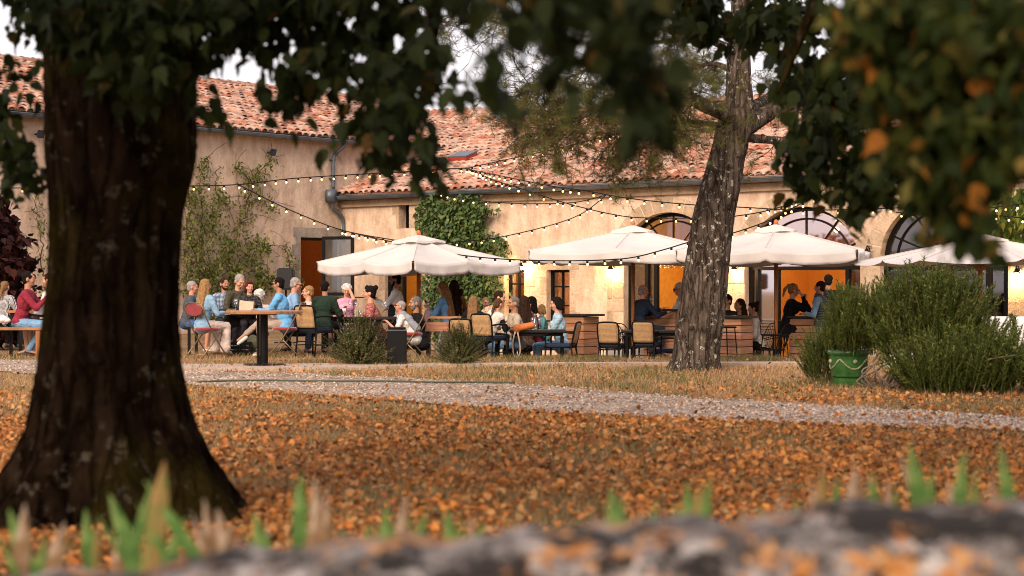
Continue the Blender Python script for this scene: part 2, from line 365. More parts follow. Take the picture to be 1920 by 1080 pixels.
def ground_cover():
    # grass blades
    def grass(name,label,n,zone,cols,h0,h1,w,kindlabel):
        loc=[]
        while len(loc)<n:
            p=zone()
            if p is not None: loc.append(p)
        N=len(loc); tv=[(-.5,0,0),(.5,0,0),(.1,.12,.55),(-.25,.05,.5),(.05,.38,1)]; tf=[(0,1,2,3),(3,2,4)]
        hh=h0+rng.random(N)*(h1-h0); sc=np.stack([np.full(N,w),hh,hh],1)
        me=scatter(name,tv,tf,loc,eul(rng.normal(size=N)*.35,rng.normal(size=N)*.35,rng.random(N)*6.3),sc)
        tag(link(name,me,cols),label,'grass',kind='stuff')
    DRY=mat('dry_grass',(.42,.27,.13),.9,island=.4,trans=.25); GRN=mat('green_grass',(.10,.12,.03),.85,island=.4,trans=.25)
    MIX=mat('olive_grass',(.15,.13,.045),.9,island=.5,trans=.25)
    def z_lawn():
        D=1/random.uniform(1/20,1/7.0)if random.random()<.5 else random.uniform(7,20); x=X(random.uniform(-60,1980),D)
        return None if on_path(x,D) else (x,D,-.01)
    def z_far():
        D=random.uniform(18,30.5); x=X(random.uniform(-60,1980),D)
        if on_path(x,D) : return None
        return (x,D,g(x,D)-.01)
    def clumpy(f,n,r):
        cs=[c for c in (f() for _ in range(n*3)) if c][:n]
        def z():
            c=random.choice(cs); x=c[0]+random.gauss(0,r); y=c[1]+random.gauss(0,r*1.4)
            return None if on_path(x,y) or y<6 else (x,y,g(x,y)-.008)
        return z
    grass('lawn_grass','dry tan grass among the fallen leaves of the front lawn',95000,z_lawn,DRY,.025,.075,.006,'')
    grass('lawn_green_grass','olive green grass patches among the fallen leaves',52000,clumpy(z_lawn,120,.42),MIX,.025,.075,.006,'')
    grass('verge_grass','dry straw coloured grass between gravel path and terrace',42000,z_far,DRY,.03,.11,.007,'')
    grass('verge_green_grass','green grass tufts at the terrace edge',9000,clumpy(z_far,70,.22),GRN,.04,.12,.008,'')
    # tufts on the lip, right
    def lip():
        D=random.uniform(26.3,28.6); x=random.uniform(-2.6,7.5); c=math.sin(x*2.3)+math.sin(x*5.1+1)
        return (x,D,g(x,D)-.01) if random.random()<.4+.3*c else None
    grass('lip_grass','green and straw grass tufts along the edge of the terrace',7000,lip,MIX,.05,.13,.009,'')
    # fallen leaves
    tv=[(0,-.5,.0),(-.36,-.18,.14),(-.3,.22,.2),(0,.55,.1),(.33,.2,.22),(.36,-.2,.1),(0,0,0)]
    tf=[(0,6,2,1),(6,3,2),(0,5,4,6),(6,4,3)]
    loc=[]; 
    while len(loc)<60000:
        u=random.random()
        if u<.88: D=random.uniform(6.2,19.5) if random.random()<.6 else 1/random.uniform(1/19,1/6.5); x=X(random.uniform(-60,1990),D); 
        else: D=random.uniform(17,27); x=X(random.uniform(200,2000),D)
        if on_path(x,D) and random.random()<.88: continue
        dens=.58+.3*math.sin(x*1.7+math.sin(D*1.3)*2)*math.sin(D*.9+x*.4)+.25*math.sin(x*4.1+D*2.7)*math.sin(D*3.3-x*1.9)
        if D>15.5: dens*=.55
        if random.random()>max(.10,dens*1.3-.18): continue
        loc.append((x,D,.012+random.random()*.03))
    N=len(loc); me=scatter('fallen_leaves',tv,tf,loc,eul(rng.normal(size=N)*.75,rng.normal(size=N)*.75,rng.random(N)*6.3),.013+rng.random(N)**1.8*.043)
    m,N_,L,b,o=nodes('fallen_leaf'); ge=N_.new('ShaderNodeNewGeometry')
    c=ramp(N_,L,ge.outputs['Random Per Island'],[(0,(.10,.045,.018)),(.2,(.28,.10,.025)),(.45,(.50,.17,.035)),(.65,(.40,.24,.10)),(.85,(.64,.25,.05)),(1,(.08,.04,.02))])
    L.new(c,b.inputs['Base Color']); b.inputs['Roughness'].default_value=.7; b.inputs['Specular IOR Level'].default_value=.25
    tag(link('fallen_leaves',me,m),'orange and brown fallen linden leaves covering the lawn','leaves',kind='stuff')
# ================================================================= BUILDINGS
A0=Vector((-4.494,47.40,0)); U2=Vector((.7769,-.6296,0)); N2=Vector((.6296,.7769,0))
U1=Vector((.6525,.7578,0)); N1=Vector((-.7578,.6525,0))
def tpx(px,u,A=A0):
    k=(px-960)/F; return (k*A.y-A.x)/(u.x-k*u.y)
def wz(px,py,u):
    p=A0+u*tpx(px,u); return CAMZ-(py-540)/F*p.y
def arch_pts(tc,hw,zs,rise,n=20,z0=None):
    pts=[(tc+hw*math.cos(PI*i/n),zs+rise*math.sin(PI*i/n)) for i in range(n+1)]   # right spring -> left spring
    return pts
def wall_panel(name,t0,t1,z0,z1,holes,u,n,thick,matr,parent):
    W=lambda t,z,d=0: A0+u*t+n*d+Vector((0,0,z))
    loops=[[(t0,z0),(t1,z0),(t1,z1),(t0,z1)]]+holes
    flat=[p for l in loops for p in l]
    tris=geometry.tessellate_polygon([[Vector((p[0],p[1],0)) for p in l] for l in loops])
    k=MB()
    k.add([W(*p) for p in flat],tris); k.add([W(*p,thick) for p in flat],tris)
    for l in loops[1:]:
        m=len(l)
        for i in range(m):
            a=l[i];b=l[(i+1)%m]; k.quad(W(*a),W(*b),W(*b,thick),W(*a,thick))
    return k.build(name,matr,parent,world=True)
def tiles(name,org,u,n,t0,t1,w0,w1,pitch,parent,keep=None):
    """roman tiles on a plane from eave (w0) to ridge (w1)"""
    up=(n*math.cos(pitch)+Vector((0,0,1))*math.sin(pitch)); nr=u.cross(up).normalized()
    if nr.z<0: nr=-nr
    na=6; r=.10; tv=[];tf=[]
    for (yy,rr,dz) in ((0,.105,.03),(.45,.085,.0)):
        for i in range(na+1):
            a=PI*i/na; tv.append((rr*math.cos(a),yy,rr*math.sin(a)*.85+dz))
    for i in range(na+1):
        a=PI*i/na; tv.append((.085*math.cos(a),0,.085*math.sin(a)*.85+.025))
    for i in range(na): tf.append((i,i+1,na+2+i,na+1+i)); tf.append((i,2*na+2+i,2*na+3+i,i+1))
    loc=[];Rs=[]
    st=.235; ex=.34; rows=int((w1-w0)/math.cos(pitch)/ex)+1; cols=int((t1-t0)/st)
    B=np.array([[u.x,up.x,nr.x],[u.y,up.y,nr.y],[u.z,up.z,nr.z]])
    for r_ in range(rows):
        for c in range(cols):
            t=t0+c*st+random.gauss(0,.008); s=r_*ex+random.gauss(0,.018)
            w=w0+s*math.cos(pitch)
            if w>w1 or (keep and not keep(t,w)): continue
            p=org+u*t+n*w0+up*s; p=p+nr*random.gauss(0,.008); loc.append(tuple(p)); Rs.append(B)
    Rs=np.array(Rs); N=len(loc); j=eul(rng.normal(size=N)*.02,rng.normal(size=N)*.03,rng.normal(size=N)*.03)
    me=scatter(name,tv,tf,loc,np.einsum('nij,njk->nik',Rs,j),np.ones(N))
    # under sheet
    k=MB(); 
    def Q(t,w): return org+u*t+n*w+Vector((0,0,(w-w0)*math.tan(pitch)))-nr*.012
    ks=[]
    nn=24
    for i in range(nn):
        a=t0+(t1-t0)*i/nn; b=t0+(t1-t0)*(i+1)/nn
        for q in range(8):
            wa=w0+(w1-w0)*q/8; wb=w0+(w1-w0)*(q+1)/8
            if keep and not keep((a+b)/2,(wa+wb)/2): continue
            k.quad(Q(a,wa),Q(b,wa),Q(b,wb),Q(a,wb))
    me2=k.mesh('u'); jm=join_meshes(name,[me,me2])
    return link(name,jm,TILE,parent,world=True)
def ridge(k,p0,p1):
    d=(p1-p0); n=int(d.length/.36); u=d.normalized(); s=u.cross(Vector((0,0,1)))
    for i in range(n):
        a=p0+u*(i*.36); b=a+u*.4
        for kk in range(6):
            an=PI*kk/6; an2=PI*(kk+1)/6
            f=lambda p,aa,r: p+s*math.cos(aa)*r+Vector((0,0,math.sin(aa)*r*.8))
            k.quad(f(a,an,.15),f(a,an2,.15),f(b,an2,.12),f(b,an,.12))
def surround(k,t0,t1,z0,z1,u,n,lint=True,w=.3):
    """dressed stones round a rectangular opening"""
    z=z0;i=0
    def blk(a,b,c,d):
        p=A0+u*((a+b)/2)+Vector((0,0,(c+d)/2)); M=Matrix((u,n,Vector((0,0,1)))).transposed()
        k.box(p+n*.09,(abs(b-a)-.012,.2,(d-c)-.012),M=M)
    while z<z1-.05:
        h=min(.34+.08*math.sin(i*7.),z1-z); e=.08 if i%2 else -.05
        blk(t0-w-e,t0-.002,z,z+h); blk(t1+.002,t1+w-e,z,z+h); z+=h;i+=1
    if lint: blk(t0-w-.02,t1+w+.02,z1+.002,z1+.26)
def gutter(name,t0,t1,z,u,n,off,parent):
    k=MB(); r=.085; pts=[]
    f=lambda t,a,rr: A0+u*t+n*(off+rr*math.cos(a))+Vector((0,0,z+rr*math.sin(a)))
    for (ra,) in ((r,),(r-.012,)):
        K=40
        for i in range(K):
            a=t0+(t1-t0)*i/K;b=t0+(t1-t0)*(i+1)/K
            for j in range(8):
                p=PI+PI*j/8;q=PI+PI*(j+1)/8; k.quad(f(a,p,ra),f(b,p,ra),f(b,q,ra),f(a,q,ra))
    k.tube([f(t0,PI,r),f(t1,PI,r)],.014,n=6); t=t0+.5
    while t<t1:   # brackets
        k.tube([f(t,PI+PI*j/8,r+.006) for j in range(9)],.007,n=4); t+=.9
    return k.build(name,ZINC,parent,world=True,smooth=False)
def build_left():
    tE=tpx(1000,U1); tS=tpx(-420,U1); he=CAMZ+3.975
    c=A0+U1*((tS)/2)
    h=thing('stone_house','tall rendered farmhouse wing with clay tile roof, behind the big tree','building',(c.x,c.y,0))
    d0,d1=tpx(564,U1),tpx(636,U1); zt=wz(600,446,U1)
    wall_panel('wall',tS,tE,-.6,he,[[(d0,-.5),(d1,-.5),(d1,zt),(d0,zt)]],U1,N1,.5,PL_L,h)
    k=MB(); surround(k,d0,d1,0,zt,U1,N1,w=.24); k.build('door_surround',STG,h,world=True)
    pitch=math.atan2(1.73,5.0); org=A0+Vector((0,0,he+.02-.35*math.tan(pitch)))
    W1=5.0
    rf=tiles('roof',org,U1,N1,tS,tE+.2,-.35,W1,pitch,h,keep=lambda t,w:t<tE+.1-max(0,w)*.25)
    k=MB(); zr=he+.08+W1*math.tan(pitch); ridge(k,A0+U1*tS+N1*W1+Vector((0,0,zr)),A0+U1*(tE-W1*.25)+N1*W1+Vector((0,0,zr)))
    k.build('ridge_tiles',TILE,rf,world=True)
    # end wall + back so it is a volume
    k=MB(); e=A0+U1*(tE-.01); s=A0+U1*(tS+.01); zz=Vector((0,0,he))
    k.quad(e-Vector((0,0,.6)),e+N1*9.6-Vector((0,0,.6)),e+N1*9.6+zz,e+N1*5+zz,e+zz)
    k.quad(s-Vector((0,0,.6)),s+N1*9.6-Vector((0,0,.6)),s+N1*9.6+zz,s+zz); k.quad(s+N1*9.6,e+N1*9.6,e+N1*9.6+zz,s+N1*9.6+zz)
    k.build('gable_wall',PL_L,h,world=True)
    k=MB(); zr2=Vector((0,0,he+.02+4.95*math.tan(pitch))); k.quad(s+N1*4.95+zr2,e+N1*4.95+zr2-U1*1.2,e+N1*9.9+zz,s+N1*9.9+zz)
    k.quad(e+zz,e-U1*1.2+N1*4.95+zr2,e+N1*9.9+zz); k.build('rear_roof',TILE,h,world=True)
    gutter('gutter',tS,tE,he-.13,U1,N1,-.36,h)
    k=MB().box(A0+U1*((tS+tE)/2)-N1*.17+Vector((0,0,he-.05)),(abs(tE-tS),.34,.06),M=Matrix((U1,N1,Vector((0,0,1)))).transposed())
    k.build('eave_board',mat('eave_wood',(.12,.085,.06),.9,var=.3),h,world=True)
    # downpipe
    td=tpx(622,U1); q=lambda px,py,off: A0+U1*tpx(px,U1)-N1*off+Vector((0,0,wz(px,py,U1)))
    k=MB(); k.tube(smooth_pts([q(629,262,.34),q(629,275,.32),q(622,290,.14),q(620,305,.10),q(620,355,.10)],5),.052,n=10)
    k.box(q(614,368,.14),(.3,.2,.34),M=Matrix((U1,N1,Vector((0,0,1)))).transposed(),bev=.03)
    k.tube(smooth_pts([q(617,375,.13),q(619,392,.12),q(632,402,.12),q(638,420,.12),q(638,452,.12)],5),.05,n=10)
    for y in (300,335): k.box(q(620,y,.07),(.14,.12,.03),M=Matrix((U1,N1,Vector((0,0,1)))).transposed())
    k.build('downpipe',ZINC,h,world=True,smooth=True)
    # room behind the door, lit dim orange
    MM=Matrix((U1,N1,Vector((0,0,1)))).transposed(); tc=(d0+d1)/2
    k=MB(); c=A0+U1*tc
    for a in (-1.8,1.8): k.quad(c+U1*a+N1*.5,c+U1*a+N1*3.5,c+U1*a+N1*3.5+Vector((0,0,2.9)),c+U1*a+N1*.5+Vector((0,0,2.9)))
    k.quad(c-U1*1.8+N1*3.5,c+U1*1.8+N1*3.5,c+U1*1.8+N1*3.5+Vector((0,0,2.9)),c-U1*1.8+N1*3.5+Vector((0,0,2.9)))
    k.quad(c-U1*1.8+N1*.5+Vector((0,0,2.9)),c+U1*1.8+N1*.5+Vector((0,0,2.9)),c+U1*1.8+N1*3.5+Vector((0,0,2.9)),c-U1*1.8+N1*3.5+Vector((0,0,2.9)))
    k.quad(c-U1*1.8+N1*.4+Vector((0,0,.02)),c+U1*1.8+N1*.4+Vector((0,0,.02)),c+U1*1.8+N1*3.5+Vector((0,0,.02)),c-U1*1.8+N1*3.5+Vector((0,0,.02)))
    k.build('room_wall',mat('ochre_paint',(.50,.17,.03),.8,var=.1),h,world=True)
    lamp('hall_lamp',c+N1*2+Vector((0,0,2.6)),5)
    # glazed door: fixed frame + leaf swung outward
    fr=MB(); w=.07
    for t in (d0+w/2,d1-w/2): fr.box(A0+U1*t+N1*.12+Vector((0,0,zt/2)),(w,.08,zt),M=MM)
    fr.box(A0+U1*tc+N1*.12+Vector((0,0,zt-w/2)),(d1-d0-2*w,.08,w),M=MM)
    d=fr.build('door',BLACK,h,world=True)
    hinge=A0+U1*(d1-.02)-N1*.02; L=X(667,44.6)-hinge.x; 
    dirn=Vector((.93,-.36,0)).normalized(); nn=Vector((-dirn.y,dirn.x,0)); LM=Matrix((dirn,nn,Vector((0,0,1)))).transposed(); LL=.88; hinge=Vector((X(604,44.9),44.9,0))
    lf=MB(); zc=zt-.02
    for a in (.04,LL-.04): lf.box(hinge+dirn*a+Vector((0,0,zc/2)),(.08,.05,zc),M=LM)
    for z in (.04,.95,zc-.04): lf.box(hinge+dirn*LL/2+Vector((0,0,z)),(LL-.16,.05,.08),M=LM)
    leaf=lf.build('door_leaf',BLACK,d,world=True)
    gp=MB().box(hinge+dirn*LL/2+Vector((0,0,zc/2)),(LL-.1,.012,zc-.1),M=LM); gp.build('pane',PANE_D,d,world=True)
    # flood lights
    for i,(px,py,lab) in enumerate(((502,286,'small black floodlight high on the wall above the creeper'),(66,252,'small black floodlight on the wall at the left frame edge'))):
        p=A0+U1*tpx(px,U1)+Vector((0,0,wz(px,py,U1)))-N1*.12
        t=thing('floodlight',lab,'floodlight',p,0,'black wall floodlights'); k=MB().box(-N1*.05+U1*.03,(.15,.09,.17),M=MM@rotM('X',.35),bev=.01); k.build('lamp_body',mat('blue_black',(.02,.03,.05),.35),t)
        MB().tube([N1*.12,N1*.0-U1*.02],.02,n=6).build('bracket',BLACK,t)
LAMPS=[]
def lamp(name,loc,power,size=.12,col=(1,.62,.28),body=True):
    """visible glowing globe with its own light"""
    t=thing(name,LAMPLAB[len(LAMPS)] if len(LAMPS)<len(LAMPLAB) else 'warm glowing globe lamp inside the building','lamp',loc)
    LAMPS.append(t)
    if body:
        MB().ell((0,0,0),(size/2,)*3).build('bulb',emit('lamp_glow',(1,.72,.38),9),t,smooth=True)
    l=bpy.data.lights.new(name+'_light','POINT'); l.energy=power; l.color=(1,.74,.44); l.shadow_soft_size=.15
    o=bpy.data.objects.new('light',l); COL.objects.link(o); o.parent=t; o.location=(0,0,-.16)
LAMPLAB=['globe lamp under the ceiling behind the dark open doorway','globe lamp inside the small door under the first parasol','globe lamp inside the two narrow windows','globe lamp inside the bar arch left of the pine','globe lamp inside the orange arch right of the pine','globe lamp inside the dark arch at right']
def build_right():
    he=CAMZ+2.5; tE=tpx(2350,U2); c=A0+U2*(tE/2); zg=-.5
    h=thing('farmhouse','long low rendered farmhouse with clay tile roof and three arched doorways','building',(c.x,c.y,-.5))
    MM=Matrix((U2,N2,Vector((0,0,1)))).transposed()
    W=lambda px,py: (tpx(px,U2),wz(px,py,U2))
    T=lambda px: tpx(px,U2)
    pt=lambda t,z,d=0: A0+U2*t+N2*d+Vector((0,0,z))
    arches=[]; 
    for (x0,x1,ys,yt) in ((1170,1338,478,398),(1396,1613,500,387),(1650,1890,486,368)):
        t0,t1=T(x0),T(x1); tc=(t0+t1)/2; pc=960+ (A0+U2*tc).x/(A0+U2*tc).y*F
        zs=wz(pc,ys,U2); ztp=wz(pc,yt,U2); arches.append((tc,(t1-t0)/2,zs,ztp-zs))
    rects=[(T(748),T(767),wz(757,428,U2),wz(757,381,U2)),(T(722),T(792),zg,wz(750,500,U2)),(T(946),T(983),zg+.9,wz(970,506,U2)),(T(1025),T(1068),zg+.7,wz(1050,506,U2))]
    holes=[[(a,c_),(b,c_),(b,d),(a,d)] for a,b,c_,d in rects]
    for (tc,hw,zs,r) in arches: holes.append([(tc-hw,-.55),(tc+hw,-.55)]+arch_pts(tc,hw,zs,r))
    wall_panel('wall',0,tE,-.7,he,holes,U2,N2,.45,PL_R,h)
    # dressed stone
    for ri_,r in enumerate(rects):
        k=MB(); surround(k,r[0],r[1],r[2],r[3],U2,N2,w=.26 if ri_ else .16); k.build('door_surround' if ri_==1 else 'window_surround',ST,h,world=True)
    k=MB()
    def blk(a,b,c_,d,off=.09):
        k.box(pt((a+b)/2,(c_+d)/2,off),(abs(b-a)-.012,.2,(d-c_)-.012),M=MM)
    for ai,(tc,hw,zs,r) in enumerate(arches):
        # voussoirs
        n=15
        for i in range(n):
            a0=PI*i/n+.012;a1=PI*(i+1)/n-.012; q=[]
            for (dd) in (-.012,.19):
                for (aa,e) in ((a0,0.002),(a1,.002),(a1,.34),(a0,.34)): q.append(pt(tc+(hw+e)*math.cos(aa),zs+(r+e)*math.sin(aa),dd))
            k.add(q,[(0,1,2,3),(4,7,6,5),(0,4,5,1),(1,5,6,2),(2,6,7,3),(3,7,4,0)])
    piers=[(T(1150),arches[0][0]-arches[0][1],arches[0][2]),(arches[0][0]+arches[0][1],arches[1][0]-arches[1][1],arches[1][2]),(arches[1][0]+arches[1][1],arches[2][0]-arches[2][1],arches[2][2]),(arches[2][0]+arches[2][1],T(2010),arches[2][2]),(T(1138),T(1150)-.02,arches[0][2]-.5)]
    for (a,b,zt) in piers:
        z=zg-.1;i=0
        while z<zt-.02:
            hh=min(.36+.05*math.sin(i*5+a),zt-z); m=max(1,round((b-a)/.75)); sh=(.3 if i%2 else .62)
            if b-a<.4 : cuts=[a+.003,b-.003]
            else: cuts=[a+.003]+[a+(b-a)*(j+sh)/m for j in range(m) if .15<(j+sh)*(b-a)/m<(b-a)-.15]+[b-.003]
            for j in range(len(cuts)-1): blk(cuts[j],cuts[j+1],z,z+hh,.088+.006*math.sin(i*3+j*2))
            z+=hh;i+=1
    # cornice band under the eave
    k.build('stone_pier',ST,h,world=True)
    k=MB().box(pt(tE/2,he-.30,-.03),(tE,.12,.17),M=MM); k.box(pt(tE/2,he-.13,-.08),(tE,.26,.14),M=MM); k.build('cornice',stone('cornice_stone',(.30,.21,.14),(.42,.30,.2),(.5,.37,.26)),h,world=True)
    pitch=math.atan2(2.45,7.0); W1=7.0; org=A0+Vector((0,0,he+.03-.3*math.tan(pitch)))
    rf=tiles('roof',org,U2,N2,0.02,tE,-.3,W1,pitch,h)
    k=MB(); zr=he+.06+W1*math.tan(pitch); ridge(k,A0+U2*.5+N2*W1+Vector((0,0,zr)),A0+U2*tE+N2*W1+Vector((0,0,zr))); k.build('ridge_tiles',TILE,rf,world=True)
    k=MB(); zz=Vector((0,0,he)); zr2=Vector((0,0,zr-.08)); a=A0; b=A0+U2*tE
    k.quad(a+N2*W1+zr2,b+N2*W1+zr2,b+N2*14+zz,a+N2*14+zz); k.build('rear_roof',TILE,h,world=True)
    k=MB(); k.quad(b-Vector((0,0,.7)),b+N2*14-Vector((0,0,.7)),b+N2*14+zz,b+N2*7+zr2,b+zz); k.quad(a+N2*14-Vector((0,0,.7)),b+N2*14-Vector((0,0,.7)),b+N2*14+zz,a+N2*14+zz); k.build('gable_wall',PL_R,h,world=True)
    gutter('gutter',.15,tE,he-.12,U2,N2,-.33,h)
    # roof light
    def onroof(px,py,w):
        # plane point at offset w from eave with pixel x
        p0=A0+N2*w; t=tpx(px,U2,p0); q=p0+U2*t; return q+Vector((0,0,he+.05+w*math.tan(pitch)))
    s=onroof(868,276,2.4); k=MB().box((0,0,.08),(.62,.5,.16),M=MM@rotM('X',pitch)); 
    t=thing('roof_box','low red and grey vent box on the clay tile roof','roof vent',s); k.build('curb',mat('red_paint',(.30,.03,.02),.5),t); MB().box((0,0,.18),(.66,.54,.03),M=MM@rotM('X',pitch)).build('lid',ZINC,t)
    s=onroof(965,212,6.6); t=thing('cowl_vent','grey metal mushroom cowl on the roof ridge','roof vent',s); MB().tube([(0,0,-.2),(0,0,.28)],.09,n=10).build('pipe',ZINC,t); MB().lathe([(.32,.24),(.30,.27),(.10,.36),(.01,.38)],n=20).build('cap',ZINC,t,smooth=True)
    for i in range(3): MB().tube([(.2*math.cos(i*2.1),.2*math.sin(i*2.1),0),(.2*math.cos(i*2.1),.2*math.sin(i*2.1),.26)],.01,n=4).build('strut',ZINC,t)
    s=onroof(1058,205,6.8); t=thing('dome_vent','dark ribbed dome turbine vent on the roof ridge','roof vent',s); MB().lathe([(.48,.0),(.48,.05),(.44,.2),(.34,.34),(.18,.43),(.02,.46)],n=24).build('dome',mat('dark_zinc',(.05,.06,.055),.5,var=.3),t,smooth=True)
    MB().lathe([(.58,-.05),(.58,.02),(.47,.03)],n=24).build('flange',BLACK,t)
    k=MB()
    for i in range(20):
        a=i*2*PI/20; k.tube([(.485*math.cos(a),.485*math.sin(a),.03),(.445*math.cos(a),.445*math.sin(a),.21),(.34*math.cos(a),.34*math.sin(a),.35),(.16*math.cos(a),.16*math.sin(a),.45)],.009,n=4)
    k.build('rib',BLACK,t)
    # rooms
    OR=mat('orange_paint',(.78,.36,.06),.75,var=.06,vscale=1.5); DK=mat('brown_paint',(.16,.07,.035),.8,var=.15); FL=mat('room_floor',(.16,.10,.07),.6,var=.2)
    ca=[a for a in arches]
    def room(t0,t1,dep,zt,m,nm='room_wall'):
        k=MB(); z0=zg+.02; d0=.47
        k.quad(pt(t0,z0,dep),pt(t1,z0,dep),pt(t1,zt,dep),pt(t0,zt,dep))
        for t in (t0,t1): k.quad(pt(t,z0,d0),pt(t,z0,dep),pt(t,zt,dep),pt(t,zt,d0))
        k.quad(pt(t0,zt,d0),pt(t1,zt,d0),pt(t1,zt,dep),pt(t0,zt,dep))
        k.build(nm,m,h,world=True); MB().quad(pt(t0,z0,0.0),pt(t1,z0,0.0),pt(t1,z0,dep),pt(t0,z0,dep)).build('room_floor',FL,h,world=True)
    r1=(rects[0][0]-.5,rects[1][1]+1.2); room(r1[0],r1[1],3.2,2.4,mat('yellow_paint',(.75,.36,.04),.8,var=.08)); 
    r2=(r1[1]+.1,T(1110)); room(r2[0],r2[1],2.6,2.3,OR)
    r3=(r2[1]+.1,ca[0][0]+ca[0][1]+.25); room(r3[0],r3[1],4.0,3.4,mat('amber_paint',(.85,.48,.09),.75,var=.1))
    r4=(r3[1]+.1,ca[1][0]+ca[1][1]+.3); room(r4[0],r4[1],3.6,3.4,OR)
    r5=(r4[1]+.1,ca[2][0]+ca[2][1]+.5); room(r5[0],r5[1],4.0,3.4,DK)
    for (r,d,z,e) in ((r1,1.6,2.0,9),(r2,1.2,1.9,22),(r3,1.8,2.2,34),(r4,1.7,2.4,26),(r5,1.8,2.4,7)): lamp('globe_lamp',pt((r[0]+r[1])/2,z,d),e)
    # small windows
    for i,(a,b,c_,d) in enumerate(rects):
        if i==1: continue
        off=.30 if i==0 else .2; k=MB(); w=.035 if i==0 else .06
        a2=a+ (.0 if i else (b-a)*.0)
        for t in (a+w/2,b-w/2): k.box(pt(t,(c_+d)/2,off),(w,.07,d-c_),M=MM)
        for z in (c_+w/2,d-w/2): k.box(pt((a+b)/2,z,off),(b-a-2*w,.07,w),M=MM)
        if i>1:
            k.box(pt((a+b)/2,(c_+d)/2,off),(.04,.06,d-c_-2*w),M=MM)
            for f in (.36,.70): k.box(pt((a+b)/2,c_+(d-c_)*f,off-.01),(b-a-2*w,.03,.035),M=MM)
        wn=k.build('window',BLACK,h,world=True); MB().box(pt((a+b)/2,(c_+d)/2,off+.01),(b-a-w,.01,d-c_-w),M=MM).build('pane',PANE if i else PANE_D,wn,world=True)
    # service door under first parasol
    a,b,c_,d=rects[1]; k=MB()
    for t in (a+.05,b-.05): k.box(pt(t,(c_+d)/2,.15),(.1,.08,d-c_),M=MM)
    k.box(pt(a+(b-a)*.42,(c_+d)/2,.15),(.07,.08,d-c_),M=MM); k.box(pt((a+b)/2,d-.04,.15),(b-a-.2,.08,.08),M=MM)
    dd=k.build('door',BLACK,h,world=True); MB().box(pt(a+(b-a)*.2,(c_+d)/2,.16),((b-a)*.4,.01,d-c_-.1),M=MM).build('pane',PANE_D,dd,world=True)
    # arched doors
    mull=[(1205,1222),(1412,1450,1582),(1708,1773,1846,1880)]
    for ai,(tc,hw,zs,r) in enumerate(arches):
        k=MB(); off=.22
        for e,w in ((0.04,.05),):
            ap=[pt(tc+(hw-e)*math.cos(PI*i/28),zs+(r-e)*math.sin(PI*i/28),off) for i in range(29)]
            k.tube(ap,w,n=6)
        for t in (tc-hw+.05,tc+hw-.05): k.box(pt(t,(zs+zg)/2,off),(.1,.09,zs-zg),M=MM)
        k.box(pt(tc,zs-.03,off),(2*hw-.2,.09,.08),M=MM)
        # fan light
        ri=.62
        k.tube([pt(tc+(hw*.80)*math.cos(PI*i/28),zs+(r*.80)*math.sin(PI*i/28),off) for i in range(29)],.022,n=5)
        for an in (PI/2,PI/2-.62,PI/2+.62,PI/2-1.15,PI/2+1.15): k.tube([pt(tc,zs,off),pt(tc+(hw-.05)*math.cos(an),zs+(r-.05)*math.sin(an),off)],.02,n=5)
        for mx in mull[ai]:
            k.box(pt(T(mx),(zs+zg)/2,off-.02),(.09 if mx!=1412 else .07,.1,zs-zg-.1),M=MM)
        fr=k.build('arched_door',BLACK,h,world=True)
        # panes
        arc=[pt(tc+(hw-.06)*math.cos(PI*i/28),zs+(r-.06)*math.sin(PI*i/28),off+.02) for i in range(29)]
        MB().quad(*arc).build('fanlight_pane',glassm('fan_glass',(.7,.68,.62),.42) if ai==1 else PANE_D,fr,world=True)
        pn=[(tc-hw+.05,T(1205)),(T(1205),T(1222))] if ai==0 else [(T(1412),T(1450)),(T(1582),tc+hw-.05)] if ai==1 else [(tc-hw+.05,T(1708)),(T(1708),T(1773)),(T(1773),T(1846)),(T(1846),tc+hw-.05)]
        for a,b in pn: MB().box(pt((a+b)/2,(zs+zg)/2,off+.01),(b-a-.02,.01,zs-zg-.12),M=MM).build('pane',glassm('sky_glass',(.7,.7,.7),.35) if (ai==1 and a<tc) else PANE_D,fr,world=True)
    # hanging glass rack in the bar arch
    p0=pt(arches[0][0]-.9,1.66,.9); rk=thing('glass_rack','row of wine glasses hanging upside down above the bar','glass rack',p0)
    MB().box(U2*1.2+Vector((0,0,.1)),(2.5,.25,.03),M=MM).build('rail',BLACK,rk); gl=None
    for i in range(22):
        if gl is None:
            gl=MB().lathe([(.035,.08),(.004,.075),(.004,.0),(.03,-.03),(.036,-.07),(.028,-.1),(.027,-.1),(.034,-.07),(.002,-.02)],n=10).build('hanging_glass',GLASS,rk,smooth=True); gl.location=U2*.05
        else:
            c2=gl.copy(); COL.objects.link(c2); c2.parent=rk; c2.location=U2*(.05+.11*i)
    # back-bar silhouettes: coffee machine, picture, shelf
    t=thing('coffee_machine','dark espresso machine on the bar inside the arch','coffee machine',pt(arches[0][0]-.05,.35,1.0),math.atan2(U2.y,U2.x))
    MB().box((0,0,.2),(.5,.4,.4),bev=.04).build('body',BLACK,t); MB().tube([(-.1,-.24,.1),(-.1,-.24,.25)],.03).build('group_head',ZINC,t); MB().lathe([(.08,0),(.1,.22),(.02,.24)],c=(0.1,0,.4),n=12).build('hopper',BLACK,t)
    MB().box(pt(arches[0][0],-.06,1.0),(1.9,.55,.82),M=MM).build('bar_counter',BLACK,h,world=True)
    t=thing('wall_screen','black screen on the yellow wall inside the small doorway','screen',pt(rects[1][0]+(rects[1][1]-rects[1][0])*.9,.72,3.12),math.atan2(U2.y,U2.x))
    MB().box((0,0,0),(.9,.06,.75),bev=.01).build('housing',BLACK,t); MB().box((0,-.034,0),(.84,.004,.69)).build('screen_glass',mat('screen',(.01,.01,.012),.15),t)
